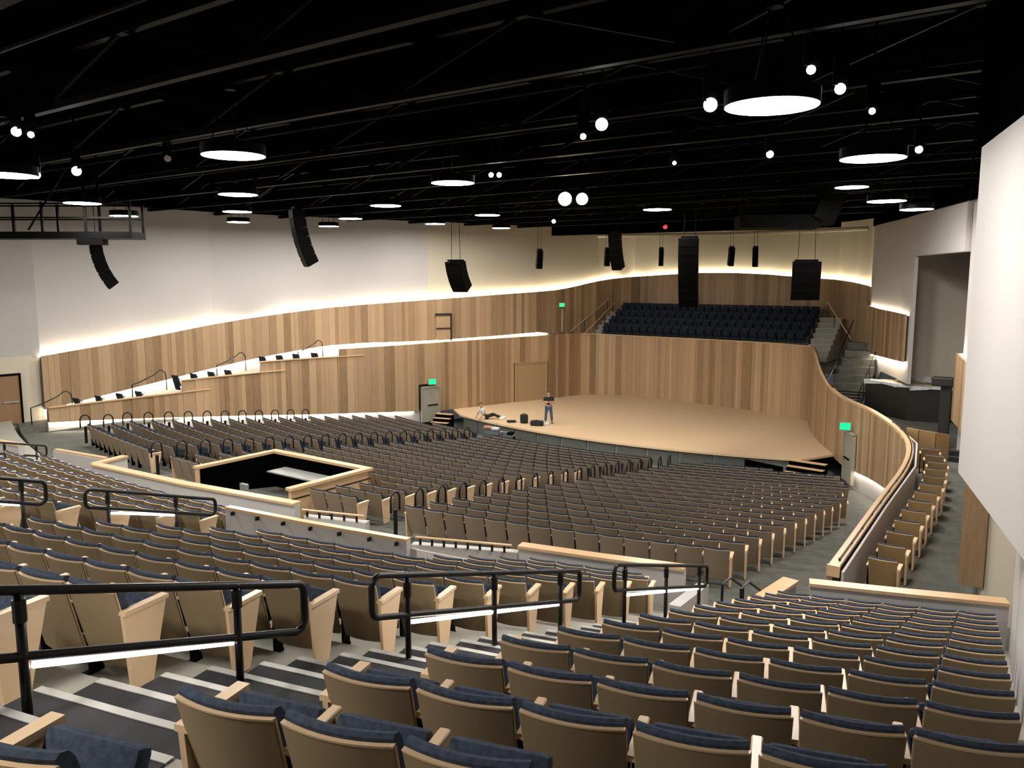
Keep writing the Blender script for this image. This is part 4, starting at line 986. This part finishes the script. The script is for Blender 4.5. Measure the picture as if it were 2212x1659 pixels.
for x, y, z, r, m, lb in ((4.06, 11.46, 10.8, .06, 'spot_white', 'upper spotlight right of the largest ceiling light'), (4.66, 11.95, 10.66, .075, 'spot_white', 'bright lower spotlight right of the largest ceiling light'),
    (5.78, 13.46, 10.65, .05, 'spot_white', 'small spotlight further right of the largest ceiling light'), (2.94, 12.44, 10.54, .10, 'spot_white', 'bright spotlight just left of the largest ceiling light'),
    (1.55, 14.47, 10.63, .105, 'spot_white', 'bright spotlight alone right of the picture middle'), (1.23, 14.44, 10.42, .05, 'spot_white', 'dim small spotlight below the lone bright one'), (8.04, 16.47, 10.51, .07, 'spot_white', 'small spotlight near the hanging white wall'),
    (6.05, 19.54, 10.87, .08, 'spot_white', 'small spotlight left of the right light cluster'), (-9.79, 16.51, 10.86, .09, 'spot_white', 'spotlight at the far upper left'), (-9.5, 16.5, 10.8, .06, 'spot_white', 'smaller twin of the far upper left spotlight'),
    (-10.75, 20.51, 10.61, .11, 'spot_white', 'spotlight right of the left edge ceiling light'), (-11.16, 19.48, 10.39, .09, 'spot_white', 'spotlight touching the ceiling light at left edge'), (-.62, 24.6, 11.02, .07, 'spot_white', 'left of a pair of small spotlights right of centre'), (-.38, 24.6, 11.02, .07, 'spot_white', 'right of a pair of small spotlights right of centre'),
    (1.83, 28.59, 10.7, .23, 'spot_warm', 'left of two warm spotlights above the stage'), (2.42, 28.59, 10.7, .2, 'spot_warm', 'right of two warm spotlights above the stage'), (8.32, 44.74, 10.74, .12, 'spot_red', 'small red stage lamp left of the big speaker column'),
    (2.06, 40.71, 10.76, .09, 'spot_white', 'tiny spotlight above the left stage wall'), (-8.5, 20.55, 10.92, .08, 'nosing', 'unlit grey spotlight between left ceiling lights'), (4.41, 22.59, 11.09, .05, 'spot_white', 'tiny spotlight above the dark ceiling box')):
    spot((x, y, z), lb, m, r)
# black steel trusses across the hall
for k, a in enumerate((64, 60, 56.6, 53.2, 49.4, 45.6, 42, 38.5, 35, 31.2, 27.6, 24, 20.2)):
    zb, zt = 11.35, 12.35; L = 23; A, B = AS(a, -L), AS(a, 21 if a > 48 else 19)
    o = thing('roof_truss', 'black steel roof truss crossing the hall, %s from the camera' % ORD[k], 'truss', AS(a, 0, zb), 0, 'black roof trusses'); b = o.location
    for z, nm in ((zb, 'bottom_chord'), (zt, 'top_chord')): MB().bar(A + Vector((0, 0, z)) - b, B + Vector((0, 0, z)) - b, .16, .14).build(nm, 'duct_grey' if k % 3 == 1 else 'black_metal', o)
    n = 14
    for i in range(n):
        p, q = A + (B - A) * (i / n), A + (B - A) * ((i + 1) / n)
        z0, z1 = (zb, zt) if i % 2 == 0 else (zt, zb)
        MB().bar(Vector((p.x, p.y, z0)) - b, Vector((q.x, q.y, z1)) - b, .07, .07).build('web_member', 'black_metal', o)
for k, (s, z, r) in enumerate(((-15, 12.0, .28), (-6, 12.2, .10), (3, 12.1, .3), (9.5, 12.2, .09), (15.5, 11.9, .25))):
    o = tag(MB().tube([AS(62, s, z), AS(40, s, z)], r, 12).build('duct', 'black_paint', smooth=True), 'dark round duct running lengthwise under the ceiling, %s from the left' % ORD[k], 'duct')
for k, (a, z) in enumerate(((58.4, 11.7), (51.2, 11.6), (47.4, 11.65), (43.8, 11.6), (40.2, 11.65), (36.8, 11.6), (33, 11.6))):
    tag(MB().tube([AS(a, -14 if a < 44 else -17, z), AS(a, 14, z)], .04, 6).build('lighting_pipe', 'duct_grey'), 'thin black lighting pipe crossing the hall, %s from the camera' % ORD[k], 'pipe')
o = thing('pipe_frame', 'thin pipes hanging beside the white wall at upper right', 'pipe', (10.8, 19.5, 9.8))
MB().tube([(0, 0, 0), (0, 0, 2.9)], .025, 6).build('upright', 'duct_grey', o)
for z in (.5, 1.1, 1.8): MB().tube([(-4.5, 1.6, z), (1.6, -.5, z + .05)], .022, 6).build('crossbar', 'duct_grey', o)
o = thing('ceiling_box', 'dark box shaped bulkhead hanging above the right choir end', 'bulkhead', (11.2, 34.4, 10.06), R_(-8))
MB().box((0, .9, .28), (3.3, 1.8, .55)).build('base', 'duct_grey', o)
for sx in (-1.6, 1.6): MB().bar((sx, 0, .5), (sx, 0, 2.6), .1, .1).build('hanger', 'black_metal', o)
for z in (1.0, 1.6): MB().bar((-1.6, 0, z), (1.6, 0, z), .05, .05).build('rail', 'duct_grey', o)
MB().box((2.1, .5, 1.3), (.9, 1.4, 2.2), Matrix.Rotation(R_(22), 3, 'Y')).build('sloping_side', 'black_metal', o)
# black valance / track over the stage
o = tag(MB().bar(AS(20.5, -9, 10.95), AS(22.5, 9.0, 10.75), .5, .55).build('valance', 'black_paint'), 'black valance beam hanging above the stage', 'beam')
o = tag(MB().tube([AS(14.5, -9.2, 10.9), AS(13.2, 0, 10.8), AS(14.6, 8.6, 10.8)], .12, 8).build('cable_tray', 'warm_lit_wall_paint'), 'pale pipe below the black ceiling edge behind speakers', 'pipe')
# catwalk on the left
cw = thing('catwalk', 'black steel catwalk with railings hanging at the left', 'catwalk', (-17.0, 28.6, 9.35), R_(0))
MB().box((-2.2, .5, .12), (12.0, 1.1, .24)).build('deck', 'black_metal', cw)
for yy in (0, 1.0):
    for z in (.72, 1.2): MB().bar((-8, yy, z), (3.8, yy, z), .05, .05).build('rail', 'black_metal', cw)
    for x in (-7, -5.4, -3.9, -2.4, -.9, .7, 2.2, 3.75): MB().bar((x, yy, 0), (x, yy, 1.25 if x % 2 > .5 else 3.2), .08, .08).build('post', 'black_metal', cw)
for x in (-3.2, .2): MB().bar((x, 0, .3), (x + 1.6, 0, 2.6), .05, .05).build('brace', 'black_metal', cw)
MB().box((2.4, .0, -.12), (.9, .4, .2)).build('speaker_bracket', 'black_metal', cw)

# ------------------------------------------------------------------ people on the stage
def skin_mesh(name, verts, edges, mat, parent, root=0, sub=1):
    me = bpy.data.meshes.new(name); bm = bmesh.new(); lay = bm.verts.layers.skin.verify()
    vs_ = []
    for co, r in verts:
        v = bm.verts.new(co); v[lay].radius = (r, r) if not isinstance(r, tuple) else r; v[lay].use_root = len(vs_) == root; vs_.append(v)
    for a, b_ in edges: bm.edges.new((vs_[a], vs_[b_]))
    bm.to_mesh(me); bm.free(); me.materials.append(MATS[mat])
    o = bpy.data.objects.new(name, me); COL.objects.link(o); o.parent = parent
    m = o.modifiers.new('skin', 'SKIN'); m.use_smooth_shade = True
    s = o.modifiers.new('sub', 'SUBSURF'); s.levels = sub; s.render_levels = sub
    return o
def hand(parent, wrist, d, side):
    """small hand with palm, four fingers and a thumb, along direction d"""
    d = Vector(d).normalized(); x = d.cross(Vector((0, 0, 1)));  x = x.normalized() if x.length > .1 else Vector((1, 0, 0)); mb = MB(); w0 = Vector(wrist)
    mb.ball(w0 + d * .05, (.042, .042, .05), 8, 6)
    for k in range(4):
        b0 = w0 + d * .08 + x * (-.03 + .02 * k); L = (.065, .08, .075, .055)[k]
        mb.tube([b0, b0 + d * L * .55, b0 + d * L + x.cross(d) * .02], [.0095, .009, .007], 6)
    mb.tube([w0 + d * .03 + x * .04 * side, w0 + d * .07 + x * .065 * side, w0 + d * .10 + x * .06 * side], [.012, .011, .009], 6)
    return mb.build('hand', 'skin', parent, smooth=True)
def head(parent, c, face, hair=True, mat='hair'):
    c = Vector(c); f = Vector(face).normalized(); r = Vector((f.y, -f.x, 0)).normalized()
    mb = MB(); mb.ball(c, (.078, .09, .115), 14, 10); mb.tube([c - Vector((0, 0, .08)) - f * .01, c - Vector((0, 0, .2)) - f * .02], [.058, .062], 10)
    mb.ball(c + f * .092 - Vector((0, 0, .015)), (.014, .016, .022), 8, 6)
    for s in (-1, 1): mb.ball(c + r * s * .08, (.014, .022, .032), 8, 6)
    o = mb.build('head', 'skin', parent, smooth=True)
    e = MB()
    for s in (-1, 1): e.ball(c + f * .082 + r * s * .032 + Vector((0, 0, .012)), .010, 8, 6)
    e.build('eyes', 'hair', o); MB().ball(c + f * .082 - Vector((0, 0, .055)), (.024, .010, .006), 8, 6).build('mouth', 'orange_cloth', o)
    MB().ball(c - f * .018 + Vector((0, 0, .03)), (.088, .095, .105), 14, 10).build('hair', mat, o, smooth=True)
    return o
# standing, facing the hall, arms folded in front (local: +y away from the camera, so he faces -y)
ps = thing('person', 'person in black t-shirt and blue jeans standing with arms folded on stage', 'person', (2.03, 44.3, 0), R_(-3))
skin_mesh('body', [((0, 0, .98), .13), ((0, .01, 1.15), .125), ((0, .01, 1.34), .15), ((0, .01, 1.48), .075), ((0, 0, 1.56), .055),
    ((.2, .01, 1.42), .062), ((.29, .03, 1.18), .050), ((.13, -.17, 1.16), .040), ((-.02, -.20, 1.18), .034),
    ((-.2, .01, 1.42), .062), ((-.29, .03, 1.18), .050), ((-.13, -.18, 1.22), .040), ((.02, -.21, 1.23), .034),
    ((.10, 0, .90), .092), ((.15, -.01, .50), .062), ((.18, .02, .09), .045), ((.20, -.11, .035), .038),
    ((-.10, 0, .90), .092), ((-.15, -.01, .50), .062), ((-.17, .02, .09), .045), ((-.19, -.11, .035), .038)],
    [(0, 1), (1, 2), (2, 3), (3, 4), (2, 5), (5, 6), (6, 7), (7, 8), (2, 9), (9, 10), (10, 11), (11, 12), (0, 13), (13, 14), (14, 15), (15, 16), (0, 17), (17, 18), (18, 19), (19, 20)], 'skin', ps)
skin_mesh('t_shirt', [((0, 0, .97), .155), ((0, .01, 1.15), .15), ((0, .01, 1.34), .175), ((0, .01, 1.47), .09), ((.2, .01, 1.42), .085), ((.27, .02, 1.24), .075), ((-.2, .01, 1.42), .085), ((-.27, .02, 1.24), .075)],
    [(0, 1), (1, 2), (2, 3), (2, 4), (4, 5), (2, 6), (6, 7)], 'black_cloth', ps)
skin_mesh('jeans', [((0, 0, .97), .15), ((.10, 0, .88), .112), ((.15, -.01, .50), .082), ((.18, .02, .10), .072), ((-.10, 0, .88), .112), ((-.15, -.01, .50), .082), ((-.17, .02, .10), .072)],
    [(0, 1), (1, 2), (2, 3), (0, 4), (4, 5), (5, 6)], 'denim', ps)
for sx in (1, -1): MB().box((sx * .19, -.05, .04), (.10, .28, .08)).build('shoe', 'shoe', ps, bevel=.03)
hand(ps, (-.03, -.21, 1.18), (-1, -.1, .1), 1); hand(ps, (.03, -.22, 1.23), (1, -.1, .1), -1); head(ps, (0, -.03, 1.66), (0, -1, 0))
# sitting on the stage edge, leaning back, legs stretched to the right
pq = thing('person', 'person in pale top and black trousers sitting on the stage edge', 'person', (-1.55, 45.6, 0), R_(0))
skin_mesh('body', [((0, 0, .13), .12), ((-.10, .02, .33), .12), ((-.18, .03, .52), .14), ((-.20, .02, .66), .07), ((-.20, .0, .72), .055),
    ((-.05, -.16, .58), .058), ((-.10, -.26, .34), .045), ((-.24, -.30, .10), .036), ((-.26, .2, .58), .058), ((-.38, .25, .34), .045), ((-.48, .26, .10), .036),
    ((.12, -.10, .15), .088), ((.48, -.16, .34), .060), ((.86, -.18, .10), .045), ((.96, -.20, .14), .036), ((.12, .12, .14), .088), ((.52, .12, .24), .060), ((.95, .10, .08), .045), ((1.05, .10, .14), .036)],
    [(0, 1), (1, 2), (2, 3), (3, 4), (2, 5), (5, 6), (6, 7), (2, 8), (8, 9), (9, 10), (0, 11), (11, 12), (12, 13), (13, 14), (0, 15), (15, 16), (16, 17), (17, 18)], 'skin', pq)
skin_mesh('top', [((-.02, 0, .17), .14), ((-.10, .02, .33), .145), ((-.18, .03, .52), .165), ((-.20, .02, .64), .085), ((-.05, -.16, .58), .078), ((-.10, -.26, .34), .062), ((-.26, .2, .58), .078), ((-.38, .25, .34), .062)],
    [(0, 1), (1, 2), (2, 3), (2, 4), (4, 5), (2, 6), (6, 7)], 'white_cloth', pq)
skin_mesh('trousers', [((0, 0, .14), .145), ((.12, -.10, .15), .112), ((.48, -.16, .34), .085), ((.84, -.18, .12), .068), ((.12, .12, .14), .112), ((.52, .12, .24), .085), ((.92, .10, .10), .068)],
    [(0, 1), (1, 2), (2, 3), (0, 4), (4, 5), (5, 6)], 'black_cloth', pq)
MB().box((.95, -.19, .09), (.26, .10, .12)).build('shoe', 'shoe_white', pq, bevel=.03); MB().box((1.04, .10, .09), (.26, .10, .12)).build('shoe', 'shoe_white', pq, bevel=.03)
hand(pq, (-.25, -.31, .10), (-.3, -.2, -.9), 1); hand(pq, (-.49, .27, .10), (-.4, .1, -.9), -1); head(pq, (-.21, -.02, .84), (.35, -1, 0))
# bags and cases on the stage
def bag(label, p, d, mat, name='bag', rz=0):
    o = thing(name, label, 'bag', p, R_(rz)); x, y, z = d
    MB().box((0, 0, z / 2), (x, y, z)).build('body', mat, o, bevel=min(d) * .28, seg=3)
    MB().box((0, -y / 2, z * .35), (x * .7, y * .2, z * .45)).build('pocket', mat, o, bevel=min(d) * .08)
    pts = [(x * .2 * math.cos(math.pi * i / 6), 0, z + z * .12 * math.sin(math.pi * i / 6) - .01) for i in range(7)]; MB().tube(pts, .015, 6).build('handle', mat, o)
bag('black upright backpack standing near the stage edge', (.67, 44.3, 0), (.42, .3, .50), 'black_cloth', 'backpack', 10)
bag('black duffel bag lying on the stage near the standing person', (1.36, 43.55, 0), (.70, .35, .28), 'black_cloth', 'duffel_bag', -15)
bag('flat black case lying beside the backpack', (-.03, 44.6, 0), (.50, .35, .10), 'black_cloth', 'case', 5)
o = thing('paper_bundle', 'small pale bundle beside the black duffel bag', 'bundle', (1.85, 43.75, 0)); MB().box((0, 0, .06), (.32, .25, .12)).build('body', 'white_cloth', o, bevel=.03); MB().box((.05, 0, .13), (.2, .18, .04)).build('fold', 'white_cloth', o, bevel=.01)
# tool trolley and clothes below the stage front
o = thing('tool_trolley', 'low trolley heaped with tools in front of the stage', 'trolley', (-.35, 42.4, -.62), R_(-20))
MB().box((0, 0, .32), (1.1, .5, .06)).build('tray', 'tarp_blue', o); MB().tube([(-.5, 0, .3), (-.6, 0, .85), (-.6, .4, .85)], .02, 6).build('handle', 'steel_grey', o)
for x in (-.42, .42):
    for y in (-.18, .18): MB().cyl((x, y, .1), .1, .05, 12, axis=(0, 1, 0)).build('wheel', 'black_metal', o)
for k, (x, c) in enumerate(((-.3, 'steel_grey'), (.0, 'tarp_blue'), (.3, 'black_metal'))): MB().box((x, 0, .42), (.26, .34, .16)).build('toolbox', c, o, bevel=.02)
o = thing('clothes_heap', 'orange and pale clothes hanging over front row seats before the stage', 'clothes', (-1.25, 42.3, -.2), R_(-25)); MB().box((0, 0, .34), (.5, .3, .14)).build('orange_layer', 'orange_cloth', o, bevel=.05); MB().box((.42, 0, .30), (.4, .3, .14)).build('pale_layer', 'white_cloth', o, bevel=.05); MB().box((0.2, 0, .1), (.9, .2, .3)).build('lower_layer', 'tarp_blue', o, bevel=.05)
